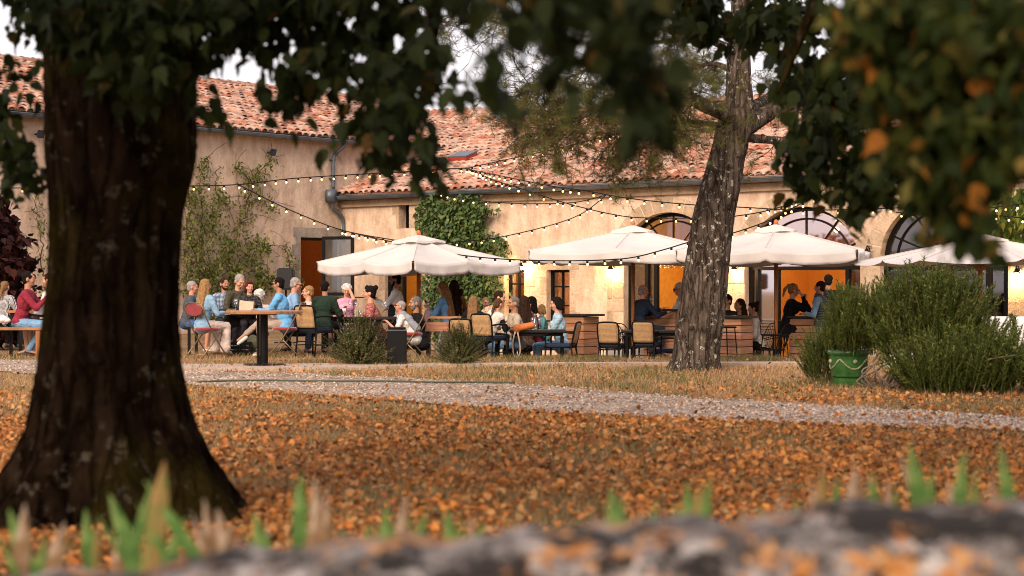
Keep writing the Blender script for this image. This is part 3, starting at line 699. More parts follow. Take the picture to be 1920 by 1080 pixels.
    # rear higher roof seen over the ridge
    D0=59; k=MB(); hb=thing('rear_house','distant clay tile roof rising behind the ridge','building',(X(840,62),62,-.5))
    uu=Vector((.93,-.37,0)).normalized(); nn2=Vector((.37,.93,0)).normalized(); og=Vector((X(800,D0),D0,CAMZ+(540-250)/F*D0))
    tiles('roof',og,uu,nn2,-1.2,2.45,0,2.0,math.atan2(.86,2),hb,keep=lambda t,w:t<2.5-w*.55)
    MB().box((X(815,62.5),62.5,3.0),(3.0,1.6,6.3),rz=-.38).build('wall',PL_L,hb,world=True)
    # wall sconces (lit)
    global SCONCE
    labs=['glowing wall lamp between first and second parasol','glowing wall lamp on the stone pier under the second parasol','glowing wall lamp on the stone pier right of the pine','glowing wall lamp on the stone pier at the right edge','black unlit swan neck lamp on the middle stone pier']
    for i,(px,py,e) in enumerate(((984,500,32),(1152,505,17),(1384,505,17),(1912,512,30),(1632,475,0))):
        p=pt(T(px),wz(px,py,U2),-.16); t=thing('wall_sconce',labs[i],'wall lamp',p,0,'wall lamps on the farmhouse')
        MB().tube(smooth_pts([N2*.16+Vector((0,0,.02)),N2*.1+Vector((0,0,.12)),Vector((0,0,.14)),Vector((0,0,.07))],4),.012,n=6).build('arm',BLACK,t,smooth=True)
        MB().lathe([(.02,.1),(.035,.08),(.075,.0),(.07,.0),(.03,.07)],n=14).build('shade',BLACK,t,smooth=True)
        if e:
            MB().ell((0,0,-.005),(.04,)*3).build('bulb',emit('sconce_glow',(1,.75,.4),25),t,smooth=True)
            l=bpy.data.lights.new('sconce_light','POINT'); l.energy=e; l.color=(1,.6,.25); l.shadow_soft_size=.05; o=bpy.data.objects.new('light',l); COL.objects.link(o); o.parent=t; o.location=Vector((0,0,-.07))-N2*.05
# ================================================================= STRING LIGHTS
def strings():
    BU=emit('string_bulb',(1,.66,.24),1.7)
    proto=[]
    def sag(T,name,label,spx):
        pts=[P(x,y,d) for x,y,d in T]; pts=smooth_pts(pts,10)
        t=thing('string_lights',label,'string lights',pts[0],0,'festoon strings above the terrace')
        cum=[0]
        for i in range(1,len(pts)): cum.append(cum[-1]+(pts[i]-pts[i-1]).length)
        MB().tube([p for p in pts],.011,n=5).build('cable',BLACK,t,world=True)
        n=min(98,int(cum[-1]/spx)); 
        for i in range(n):
            s=(i+.5)*cum[-1]/n; j=max(k for k in range(len(cum)) if cum[k]<=s); j=min(j,len(pts)-2)
            p=pts[j].lerp(pts[j+1],(s-cum[j])/max(1e-6,cum[j+1]-cum[j]))-t.location
            if not proto:
                so=MB().lathe([(.014,0.0),(.020,-.008),(.022,-.042),(.018,-.046)],n=8).build('lamp_holder',BLACK,t,smooth=True)
                bu=MB().ell((0,0,-.068),(.020,.020,.022),n=10,m=6).build('bulb',BU,so,smooth=True); proto.append(so); so.location=p
            else:
                so=proto[0].copy(); COL.objects.link(so); so.parent=t; so.location=p; bu=proto[0].children[0].copy(); COL.objects.link(bu); bu.parent=so
            so.rotation_euler=(random.gauss(0,.12),random.gauss(0,.12),0)
    sag([(-60,358,36),(0,353,36),(150,352,36),(345,349,36),(447,346,36),(545,335,37),(650,328,38),(760,322,39),(830,317,39),(878,315,39)],'','long string from the left edge past the trunk to the knot above the roof edge',.31)
    sag([(878,315,39),(960,297,37.5),(1060,275,36),(1150,252,34.5),(1245,228,33)],'','string rising from the cable knot to the left limb of the pine',.33)
    sag([(447,346,36),(510,378,36),(570,405,36),(640,431,36),(720,447,37),(790,455,38),(860,453,38.5),(940,444,39),(1040,420,39.5),(1095,398,39.8),(1136,366,40)],'','string sagging in front of the ivy and rising to the wall hook',.30)
    sag([(640,431,35),(700,446,34),(790,464,33),(870,479,32),(965,487,31.5),(1060,489,31),(1140,487,31),(1190,482,31),(1245,468,31),(1300,452,31),(1370,438,31.3),(1440,414,31.7),(1475,395,32),(1536,366,32.5)],'','string crossing in front of two parasols and passing behind the pine',.29)
    sag([(878,315,39),(925,337,37),(985,356,36),(1045,376,36),(1100,391,36),(1150,402,36),(1200,408,36),(1310,409,36)],'','string running down from the cable knot to the pine above the second parasol',.30)
    sag([(872,316,39),(960,334,36),(1040,350,35),(1100,358,34),(1180,372,34),(1300,384,34),(1400,389,34),(1500,394,34),(1620,392,34),(1720,388,34)],'','string running behind the pine across the top of the middle arch',.33)
    sag([(820,360,43),(870,372,42),(940,380,41.5),(1010,382,41),(1080,379,40.5),(1136,366,40)],'','string along the top of the ivy to the wall hook',.32)
    sag([(1120,372,38),(1160,366,38),(1230,362,38.5)],'','very short string at the wall hook left of the pine',.3) if False else None
    sag([(1350,409,34),(1420,399,34),(1470,386,35),(1500,374,36),(1545,357,37)],'','short string rising past the middle arch into the leaves',.32)
    sag([(1700,372,34),(1760,380,33),(1830,390,32),(1900,384,31),(1990,370,30)],'','string in front of the leafy vine at the right edge',.28)
    sag([(1680,398,35),(1760,404,34),(1840,402,33),(1930,410,32)],'','lower string of bulbs over the last parasol',.3)
# ================================================================= PARASOLS
def parasol(px,py,D,side,rot,val,label,rise=.62,pole=True,leanx=0):
    ap=P(px,py,D); zg=g(ap.x,D) if D<40 else -.5
    H=ap.z-zg; t=thing('parasol',label,'parasol',(ap.x,D,zg),R(rot),'off white parasols on the terrace')
    h=side/2; ze=H-rise; k=MB(); n=32
    rng_=[(-h,-h),(h,-h),(h,h),(-h,h)]
    def edge(i,f,dz=0,out=0):
        a=Vector((*rng_[i],0)); b=Vector((*rng_[(i+1)%4],0)); p=a.lerp(b,f)
        s=math.sin(PI*2*f); sg=-.05*abs(math.sin(PI*2*f))       # cloth sags between the ribs
        inn=1-.02*abs(s)
        return Vector((p.x*inn*(1+out),p.y*inn*(1+out),ze+sg+dz+(.03 if abs(f-.5)<.01 else 0)))
    vs=[];K=8
    for i in range(4):
        for j in range(n):
            for r in range(K):
                f0,f1=j/n,(j+1)/n; a,b=r/K,(r+1)/K
                def q(f,a):
                    e=edge(i,f); apx=Vector((0,0,H-.06)); p=apx.lerp(Vector((e.x,e.y,e.z)),a); p.z-=.022*math.sin(PI*a)*(.2+.8*abs(math.sin(PI*2*f))); return p
                if r==0: k.quad(q(f0,.0)+Vector((0,0,0)),q(f0,b),q(f1,b))
                else: k.quad(q(f0,a),q(f0,b),q(f1,b),q(f1,a))
    can=k.build('canopy',CANVAS,t,smooth=False,weld=True)
    sol=can.modifiers.new('s','SOLIDIFY'); sol.thickness=.003
    k=MB()
    for i in range(8):      # stitched seams over the ribs
        e=edge(i//2,.5*(i%2)); ap0=Vector((0,0,H-.06)); pts=[]
        for q in range(9):
            a=.12+.88*q/8; p=ap0.lerp(Vector((e.x,e.y,e.z)),a); p.z-=.022*math.sin(PI*a)*.2; p.z+=.004; pts.append(p)
        k.tube(pts,.006,n=4)
    k.build('seam',mat('canvas_seam',(.50,.46,.43),.85),t)
    if val:
        k=MB()
        for i in range(4):
            for j in range(n):
                def v(f,d):
                    e=edge(i,f); w=.022*math.sin(f*PI*9+i)*d+.02*math.sin(f*PI*23+2*i)*d*d; rr=1-.004*d+w*.6
                    z=e.z-d*val; 
                    c=min(f,1-f); 
                    if d>0 and c<.05: z+=val*.35*(1-c/.05)*d; 
                    return Vector((e.x*rr,e.y*rr,z-.002))
                f0,f1=j/n,(j+1)/n
                if j==0: f0=.012
                if j==n-1: f1=.988
                for d in range(4): k.quad(v(f0,d/4),v(f1,d/4),v(f1,(d+1)/4),v(f0,(d+1)/4))
        vl=k.build('valance',CANVAS,t,smooth=True,weld=True); vl.modifiers.new('s','SOLIDIFY').thickness=.003
    # vent cap
    k=MB(); c=.34
    for i in range(4):
        a=Vector((*rng_[i],0))*(c/h); b=Vector((*rng_[(i+1)%4],0))*(c/h)
        for j in range(6):
            f0,f1=j/6,(j+1)/6; z=lambda f:H-.115-.015*math.sin(PI*2*f)
            p,q=a.lerp(b,f0),a.lerp(b,f1); k.quad(Vector((p.x,p.y,z(f0))),Vector((q.x,q.y,z(f1))),Vector((0,0,H)))
            k.quad(Vector((p.x,p.y,z(f0))),Vector((q.x,q.y,z(f1))),Vector((q.x*1.02,q.y*1.02,z(f1)-.04)),Vector((p.x*1.02,p.y*1.02,z(f0)-.04)))
    k.build('vent_cap',CANVAS,t)
    MB().lathe([(.015,-.03),(.03,0),(.045,.03),(.03,.07),(.005,.085)],c=(0,0,H),n=12).build('finial',mat('orange_wood',(.45,.12,.03),.4),t,smooth=True)
    MB().tube([(0,0,0),(0,0,H-.05)],.038,n=12).build('pole',POLE,t,smooth=True)
    MB().lathe([(.045,0),(.085,.02),(.085,.07),(.05,.12)],c=(0,0,H-.62),n=12).build('hub',POLE,t)
    for i in range(8):
        e=edge(i//2,.5*(i%2)); e=Vector((e.x*.985,e.y*.985,e.z-.035)); r_=MB().tube([(0,0,H-.12),e],.013,n=5).build('rib',POLE,t)
        m=Vector((0,0,H-.12)).lerp(e,.5); MB().tube([(0,0,H-.58),m],.011,n=5).build('strut',POLE,r_)
    MB().box((0,0,.05),(.62,.62,.09),bev=.02).build('base',mat('parasol_base',(.30,.28,.26),.8,var=.2),t)
    MB().tube([(0,0,.09),(0,0,.5)],.05,n=12).build('base_sleeve',BLACK,t)
def parasols():
    parasol(785,440,32.6,2.62,45,.20,'leftmost parasol, off white canopy seen corner on before the ivy',rise=.50)
    parasol(1187,422,33.8,3.25,-15,.20,'off white parasol just left of the pine trunk',rise=.50)
    parasol(1455,420,32.6,3.15,-15,.21,'off white parasol just right of the pine trunk above the orange arch',rise=.50)
    parasol(1838,437,29.6,3.35,8,0,'rightmost parasol without a valance, above the rosemary',rise=.48)
# ================================================================= TREES
LEAF=[(0,0,0),(-.30,.08,.06),(-.47,.36,.03),(-.33,.52,-.02),(-.36,.70,-.02),(-.14,.88,-.07),(0,1.32,-.22),(.13,.90,-.07),(.35,.68,0),(.34,.50,0),(.46,.36,.05),(.28,.06,.06),(0,.5,-.06)]
LEAFF=[(0,12,3,2,1),(12,5,4,3),(12,6,5),(0,11,10,9,12),(12,9,8,7),(12,7,6)]
def leafmat(name,stops,trans=.3,hi=.12):
    m,N,L,b,o=nodes(name); ge=N.new('ShaderNodeNewGeometry'); c=ramp(N,L,ge.outputs['Random Per Island'],stops); L.new(c,b.inputs['Base Color']); b.inputs['Roughness'].default_value=.6; b.inputs['Specular IOR Level'].default_value=hi
    tr=N.new('ShaderNodeBsdfTranslucent'); L.new(c,tr.inputs['Color']); mx=N.new('ShaderNodeMixShader'); mx.inputs[0].default_value=trans; L.new(b.outputs[0],mx.inputs[1]); L.new(tr.outputs[0],mx.inputs[2]); L.new(mx.outputs[0],o.inputs['Surface']); return m
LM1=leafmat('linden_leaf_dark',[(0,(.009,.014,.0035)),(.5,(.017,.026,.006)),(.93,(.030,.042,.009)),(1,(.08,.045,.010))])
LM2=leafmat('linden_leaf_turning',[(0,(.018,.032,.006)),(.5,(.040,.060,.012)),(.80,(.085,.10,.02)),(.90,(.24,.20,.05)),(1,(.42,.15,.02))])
def clump_pts(cl):
    """hanging boughs: centre, radii, n -> leaf positions"""
    loc=[]
    for (px,py,D,rx,ry,rd,n,sz) in cl:
        c=P(px,py,D); s=F/D; a,b=rx/s,ry/s
        # sprays inside each bough
        ns=max(3,n//14)
        sp=[]
        for _ in range(ns):
            v=rng.normal(size=3); v/=np.linalg.norm(v); v*=rng.random()**.45
            sp.append((c.x+v[0]*a,c.y+v[1]*rd,c.z+v[2]*b))
        for i in range(n):
            q=sp[i%ns]; loc.append((q[0]+rng.normal()*.055*sz/.09,q[1]+rng.normal()*.07,q[2]+rng.normal()*.06*sz/.09,sz*(.65+.5*rng.random())))
    return np.array(loc)
def crown(name,cl,m,parent,label=None):
    A=clump_pts(cl); N=len(A)
    # drooping leaves: tip points down/outward
    Rm=eul(-1.25+rng.normal(size=N)*.55,rng.normal(size=N)*.5,rng.random(N)*6.3)
    me=scatter(name,LEAF,LEAFF,A[:,:3],Rm,A[:,3]); o=link(name,me,m,parent,world=True)
    if label: o['label']=label
    return o
def trunk_mesh(prof,nseg=56,lobes=None,rough=.02,seed=0):
    k=MB(); vs=[];fs=[]; r_=random.Random(seed); ph=[r_.random()*6.3 for _ in range(8)]
    for i,(c,r,fl) in enumerate(prof):
        z=c[2]
        for j in range(nseg):
            a=2*PI*j/nseg
            w=1+.035*math.sin(3*a+ph[0]+z*.7)+.03*math.sin(5*a+ph[1]-z*1.1)+.012*math.sin(11*a+ph[2]+z*2.3)+rough*.6*math.sin(23*a+3*math.sin(z*2.1+a*2)+ph[3])+rough*.6*r_.gauss(0,1)
            w+=fl*(.34*abs(math.sin(3.5*a+ph[4]+.5*math.sin(a)))**2.2-.08+.12*math.sin(3*a+ph[5]))
            vs.append((c[0]+math.cos(a)*r*w,c[1]+math.sin(a)*r*w,z))
    for i in range(len(prof)-1):
        for j in range(nseg): fs.append((i*nseg+j,i*nseg+(j+1)%nseg,(i+1)*nseg+(j+1)%nseg,(i+1)*nseg+j))
    k.add(vs,fs); return k
def interp_prof(pts,n):
    zs=[p[0][2] for p in pts]; z=np.linspace(zs[0],zs[-1],n); out=[]
    for q in z:
        out.append(((float(np.interp(q,zs,[p[0][0] for p in pts])),float(np.interp(q,zs,[p[0][1] for p in pts])),float(q)),float(np.interp(q,zs,[p[1] for p in pts])),float(np.interp(q,zs,[p[2] for p in pts]))))
    return out
def big_trees():
    D=8.5; s=F/D; t=thing('linden_tree','huge dark mossy linden trunk in the left foreground with overhanging leafy boughs','tree',(X(215,D),D,0))
    pr=[]
    for (y,cx,hw,fl) in ((1010,210,262,1),(985,210,240,1),(950,212,224,.9),(900,212,196,.7),(850,212,172,.5),(800,211,155,.3),(740,209,145,.15),(680,208,138,.06),(600,210,132,0),(500,214,128,0),(400,218,131,0),(330,224,142,0),(280,226,147,0),(200,224,146,0),(100,222,146,0),(0,222,146,0),(-120,222,130,0),(-250,222,105,0)):
        z=CAMZ-(y-540)/s; pr.append(((X(cx,D),D,z),hw/s*.94,fl))
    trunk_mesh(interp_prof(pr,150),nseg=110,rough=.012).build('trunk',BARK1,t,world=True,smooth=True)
    k=MB(); B=lambda *p: k.tube(smooth_pts([P(*q[:3]) for q in p],6),list(np.interp(np.linspace(0,1,6*(len(p)-1)+1),np.linspace(0,1,len(p)),[q[3] for q in p])),n=8)
    B((230,-150,8.5,.2),(420,-260,8.2,.14),(650,-180,7.6,.09),(800,-40,7.3,.04),(810,100,7.2,.015)); B((240,-100,8.5,.16),(60,-220,8.8,.1),(-60,-60,9,.04),(0,150,9,.012))
    B((300,-120,8.4,.12),(480,-60,7.8,.05),(560,40,7.6,.02),(600,130,7.6,.01)); B((220,-200,8.5,.2),(200,-500,7.5,.14),(300,-900,6,.08)); B((500,-230,8.1,.1),(700,-300,6.5,.07),(980,-350,5,.05),(1150,-120,4.2,.03),(1180,60,4.1,.01)); B((220,-200,8.5,.18),(350,-450,10,.1),(700,-500,12,.06))
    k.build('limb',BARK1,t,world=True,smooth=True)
    cl=[]
    def c(px,py,D,rx,ry,n,sz=.095,rd=.35): sz=sz*(.82 if sz<.1 else 1); cl.append((px,py,D,rx,ry,rd,int(n*(.72 if px>380 or D<5 else 1)),sz))
    # over the trunk and around it
    c(120,20,7.9,70,55,160); c(230,30,7.4,130,75,330); c(260,110,7.3,90,70,160); c(330,40,7.5,90,80,230); c(300,150,7.4,60,40,50); c(70,40,9,40,50,50,.07); c(60,-20,9,60,50,60,.08)
    c(480,20,7.8,100,55,200); c(430,90,7.6,55,50,60); c(520,130,7.5,45,50,70); c(530,190,7.4,26,25,20); c(395,190,7.3,22,20,14); c(600,60,7.8,80,60,170)
    c(620,150,7.5,60,50,100); c(700,50,7.6,80,70,190); c(700,160,7.4,55,55,100); c(640,220,7.3,30,40,26); c(720,240,7.3,38,50,60); c(700,290,7.3,22,30,20)
    c(780,80,7.2,55,60,110); c(770,170,7.2,50,60,90); c(770,240,7.1,35,50,60); c(790,310,7.1,22,45,34); c(815,140,7.2,30,25,20); c(600,-10,7.6,260,50,520); c(860,-30,7,90,40,100)
    c(12,120,8.8,25,40,26,.09); c(15,190,8.8,25,40,26,.09); c(35,290,8.7,34,50,70,.09); c(10,250,8.8,20,60,40,.09); c(55,330,8.7,26,28,28,.09); c(20,350,8.7,16,20,12,.09); c(65,160,8.8,10,30,6,.09)
    # near boughs, larger on screen
    c(960,0,4.6,110,36,100,.07,.25); c(1080,5,4.3,110,62,160,.07,.25); c(1180,45,4.2,65,80,150,.07,.25); c(1212,160,4.2,30,58,80,.078,.12); c(1160,130,4.2,36,45,36,.078,.12); c(905,165,4.6,20,30,9,.09,.08); c(960,170,4.6,16,24,8,.09,.08); c(940,100,4.6,36,36,22,.09,.1); c(1050,90,4.4,50,30,30,.078,.1)
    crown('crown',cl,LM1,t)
    cl=[]  # rest of the crown, unseen; extended behind the camera to shade trunk and foreground
    for _ in range(75):
        x=random.uniform(-6,4.5); y=random.uniform(-3.5,13); z=random.uniform(2.9,5.6)
        if y<1.5:
            cl.append((960+x/(y-.001)*F,540-(z-1.1)/(y-.001)*F,y-.001,.8*F/(y-.001),.5*F/(y-.001),.8,240,.13)); continue
        if z<1.1+ .165*y+.8: continue
        px=960+x/y*F; py=540-(z-1.1)/y*F; s_=F/y; cl.append((px,py,y,.8*s_,.45*s_,.8,240,.13))
    crown('unseen_crown',cl,LM1,t)
    # second linden, trunk outside the frame at right
    t=thing('linden_tree','leafy linden hanging into the upper right with some yellow and orange leaves','tree',(4.6,9.5,0))
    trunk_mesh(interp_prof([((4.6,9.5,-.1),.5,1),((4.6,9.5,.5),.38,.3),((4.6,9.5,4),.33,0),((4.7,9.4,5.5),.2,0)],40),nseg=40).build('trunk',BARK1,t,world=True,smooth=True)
    k=MB(); Bv=lambda pts,r0,r1: k.tube(smooth_pts(pts,6),list(np.linspace(r0,r1,6*(len(pts)-1)+1)),n=7)
    Bv([(4.6,9.5,3.4),(3.6,8.5,4),(2.2,7,3.4),(1.4,6.2,2.6)],.12,.02); Bv([(4.6,9.5,3.2),(3.2,10,3.6),(2.0,10.2,3.1),(1.5,10.2,2.2)],.12,.015); Bv([(4.6,9.5,3),(3.2,7.4,3.2),(1.8,5,2.4),(1.0,4.3,1.7)],.1,.012); Bv([(4.6,9.5,4),(2.6,12,4.6),(1.6,13,3.9)],.1,.02)
    k.build('limb',BARK1,t,world=True,smooth=True)
    cl=[]
    # mid distance (D ~10-13)
    c(1290,20,12,60,55,130,.11); c(1390,30,12,70,50,130,.11); c(1300,60,12,50,40,30,.11); c(1480,40,11,80,55,190,.11); c(1520,150,10.5,60,70,170,.1); c(1560,230,10,70,80,220,.1); c(1510,290,10,40,50,70,.1); c(1560,320,10,50,50,110,.1); c(1525,230,10.5,25,30,24,.1)
    c(1620,120,10,80,100,260,.1); c(1620,300,9.6,60,80,170,.1); c(1622,395,9.4,30,42,50,.09); c(1690,330,9.4,60,70,150,.1);  c(1700,370,9.4,36,36,44,.1); c(1760,280,10,80,90,220,.11);c(1880,290,10,60,50,100,.11)
    c(1780,120,12,200,130,480,.13)
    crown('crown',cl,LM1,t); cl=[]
    # near, turning leaves
    def c2(px,py,D,rx,ry,n,sz=.054,rd=.25): cl.append((px,py,D,rx,ry,rd,int(n*2.2),sz))
    c2(1640,30,4.6,90,50,110); c2(1760,60,4.4,120,80,250); c2(1880,60,4.4,80,80,190); c2(1700,130,4.5,80,60,130); c2(1800,170,4.4,110,70,220); c2(1890,200,4.4,60,70,120); c2(1730,230,4.5,70,50,100); c2(1800,280,4.4,80,50,120)
    c2(1775,335,4.5,42,36,56); c2(1778,385,4.5,26,28,26); c2(1795,435,4.5,17,26,17); c2(1730,335,4.6,26,20,14); c2(1880,285,4.3,40,32,44); c2(1850,325,4.3,34,20,24)
    crown('turning_crown',cl,LM2,t,'near bough with green, yellow and orange leaves')
    cl=[]
    for _ in range(26):
        x=random.uniform(.5,8); y=random.uniform(4,15); z=random.uniform(3.6,5.6)
        if z<1.1+.165*y+.8: continue
        s_=F/y; cl.append((960+x/y*F,540-(z-1.1)/y*F,y,.8*s_,.45*s_,.8,220,.13))
    crown('unseen_crown',cl,LM1,t)
def pine():
    D=24; s=F/D; t=thing('pine_tree','leaning pine with lichen spotted bark and sparse dry branches in the centre right','tree',(X(1302,D),D,0))
    pr=[]
    for (y,cx,hw,fl) in ((702,1300,54,.4),(690,1300,49,.3),(670,1303,44,.15),(640,1306,43,0),(600,1311,44,0),(550,1317,43,0),(500,1323,41.5,0),(450,1330,40,0),(400,1338,39,0),(350,1350,37,0),(300,1362,34,0),(265,1371,33,0),(240,1378,36,0),(220,1385,34,0),(200,1388,27,0),(150,1386,23,0),(80,1387,20,0),(0,1390,17,0),(-120,1395,12,0),(-260,1385,5,0)):
        pr.append(((X(cx,D),D,CAMZ-(y-540)/s),hw/s,fl))
    trunk_mesh(interp_prof(pr,130),nseg=72,rough=.018,seed=3).build('trunk',BARK2,t,world=True,smooth=True)
    k=MB(); limbs=[]
    def B(*p):
        pts=smooth_pts([P(q[0],q[1],q[2]) for q in p],6); rr=list(np.interp(np.linspace(0,1,len(pts)),np.linspace(0,1,len(p)),[q[3]/s for q in p])); k.tube(pts,rr,n=10); limbs.append((pts,rr))
    B((1385,232,24,18),(1352,210,23.7,15),(1312,194,23.4,12),(1268,168,23,10),(1210,165,22.6,8),(1150,190,22.2,6),(1085,222,22,4),(1000,250,21.8,2))
    B((1395,240,24,20),(1440,212,24.2,16),(1490,190,24.5,13),(1560,150,25,9),(1650,100,25,5))
    B((1390,215,24,15),(1430,192,24.5,12),(1480,165,25,9),(1530,110,25.5,5))
    B((1365,238,24,6),(1330,232,23.6,5),(1290,228,23.3,4),(1240,232,23,3),(1160,262,22.8,2)); B((1398,258,24,9),(1440,262,24,8),(1500,268,24,6),(1600,300,24.4,3))
    B((1385,100,24,9),(1330,75,23.5,7),(1250,55,23,5),(1130,30,22.8,4),(980,50,22.6,3),(860,20,22.4,1.5)); B((1385,140,24,7),(1340,120,24.5,5),(1290,130,25,3),(1240,150,25,2))
    B((1388,60,24,8),(1450,30,24,6),(1560,10,24,4)); B((1300,70,23.4,4),(1180,90,23,3),(1080,140,22.8,2),(1000,170,22.7,1.2))
    k.build('limb',BARK2,t,world=True,smooth=True)
    # twigs
    k=MB(); tufts=[]; rr=random.Random(5)
    def twig(p,d,L,r,depth):
        pts=[p.copy()]; n=4
        for i in range(n):
            d=(d+Vector((rr.gauss(0,.28),rr.gauss(0,.28),rr.gauss(0,.20)-.015))).normalized(); p=p+d*(L/n); pts.append(p.copy())
            if depth>0 and rr.random()<.85: twig(p,(d+Vector((rr.gauss(0,.8),rr.gauss(0,.6),rr.gauss(0,.7)-.15))).normalized(),L*.6,r*.6,depth-1)
            if depth==0 or rr.random()<.4: tufts.append((p.copy(),d.copy()))
        k.tube(pts,[r*(1-.18*i) for i in range(len(pts))],n=3,caps=False)
    for li,(pts,rads) in enumerate(limbs):
        n=len(pts)
        w={0:3.0,1:.8,2:.8,3:3.2,4:1.2,5:3.4,6:2.2,7:.8,8:4}[li]
        for i in range(int(n*(.45 if li in (3,4,8) else .3)),n):
            for q in range(int(w)+(rr.random()<w%1)):
                dd=(pts[i]-pts[i-1]).normalized(); twig(pts[i],(dd*.5+Vector((rr.gauss(0,.5),rr.gauss(0,.5),rr.gauss(-.12 if li!=5 else 0,.42)))).normalized(),rr.uniform(.35,.72),.009,2)
    k.build('twigs',TWIG,t,world=True)
    loc=[];Rm=[]
    rng2=np.random.default_rng(3)
    tv=[];tf=[]
    for i in range(13):
        a=rng2.random()*6.28; el=rng2.normal()*.5+.55; dv=np.array([math.cos(a)*math.cos(el),math.sin(a)*math.cos(el),math.sin(el)]); sd=np.cross(dv,[.3,.5,.8]); sd/=np.linalg.norm(sd); b=len(tv)
        tv+= [tuple(sd*.02),tuple(-sd*.02),tuple(dv*(.7+.4*rng2.random()))]; tf.append((b,b+1,b+2))
    for p,d in tufts:
        q=Vector((0,0,1)).rotation_difference(d).to_matrix(); loc.append(tuple(p)); Rm.append(np.array(q))
    N=len(loc); me=scatter('needles',tv,tf,loc,np.array(Rm),.07+rng.random(N)*.05)
    link('needles',me,leafmat('pine_needle',[(0,(.10,.065,.02)),(.3,(.14,.10,.03)),(.55,(.09,.11,.025)),(1,(.055,.09,.02))],.2),t,world=True)
    print('tufts',N)
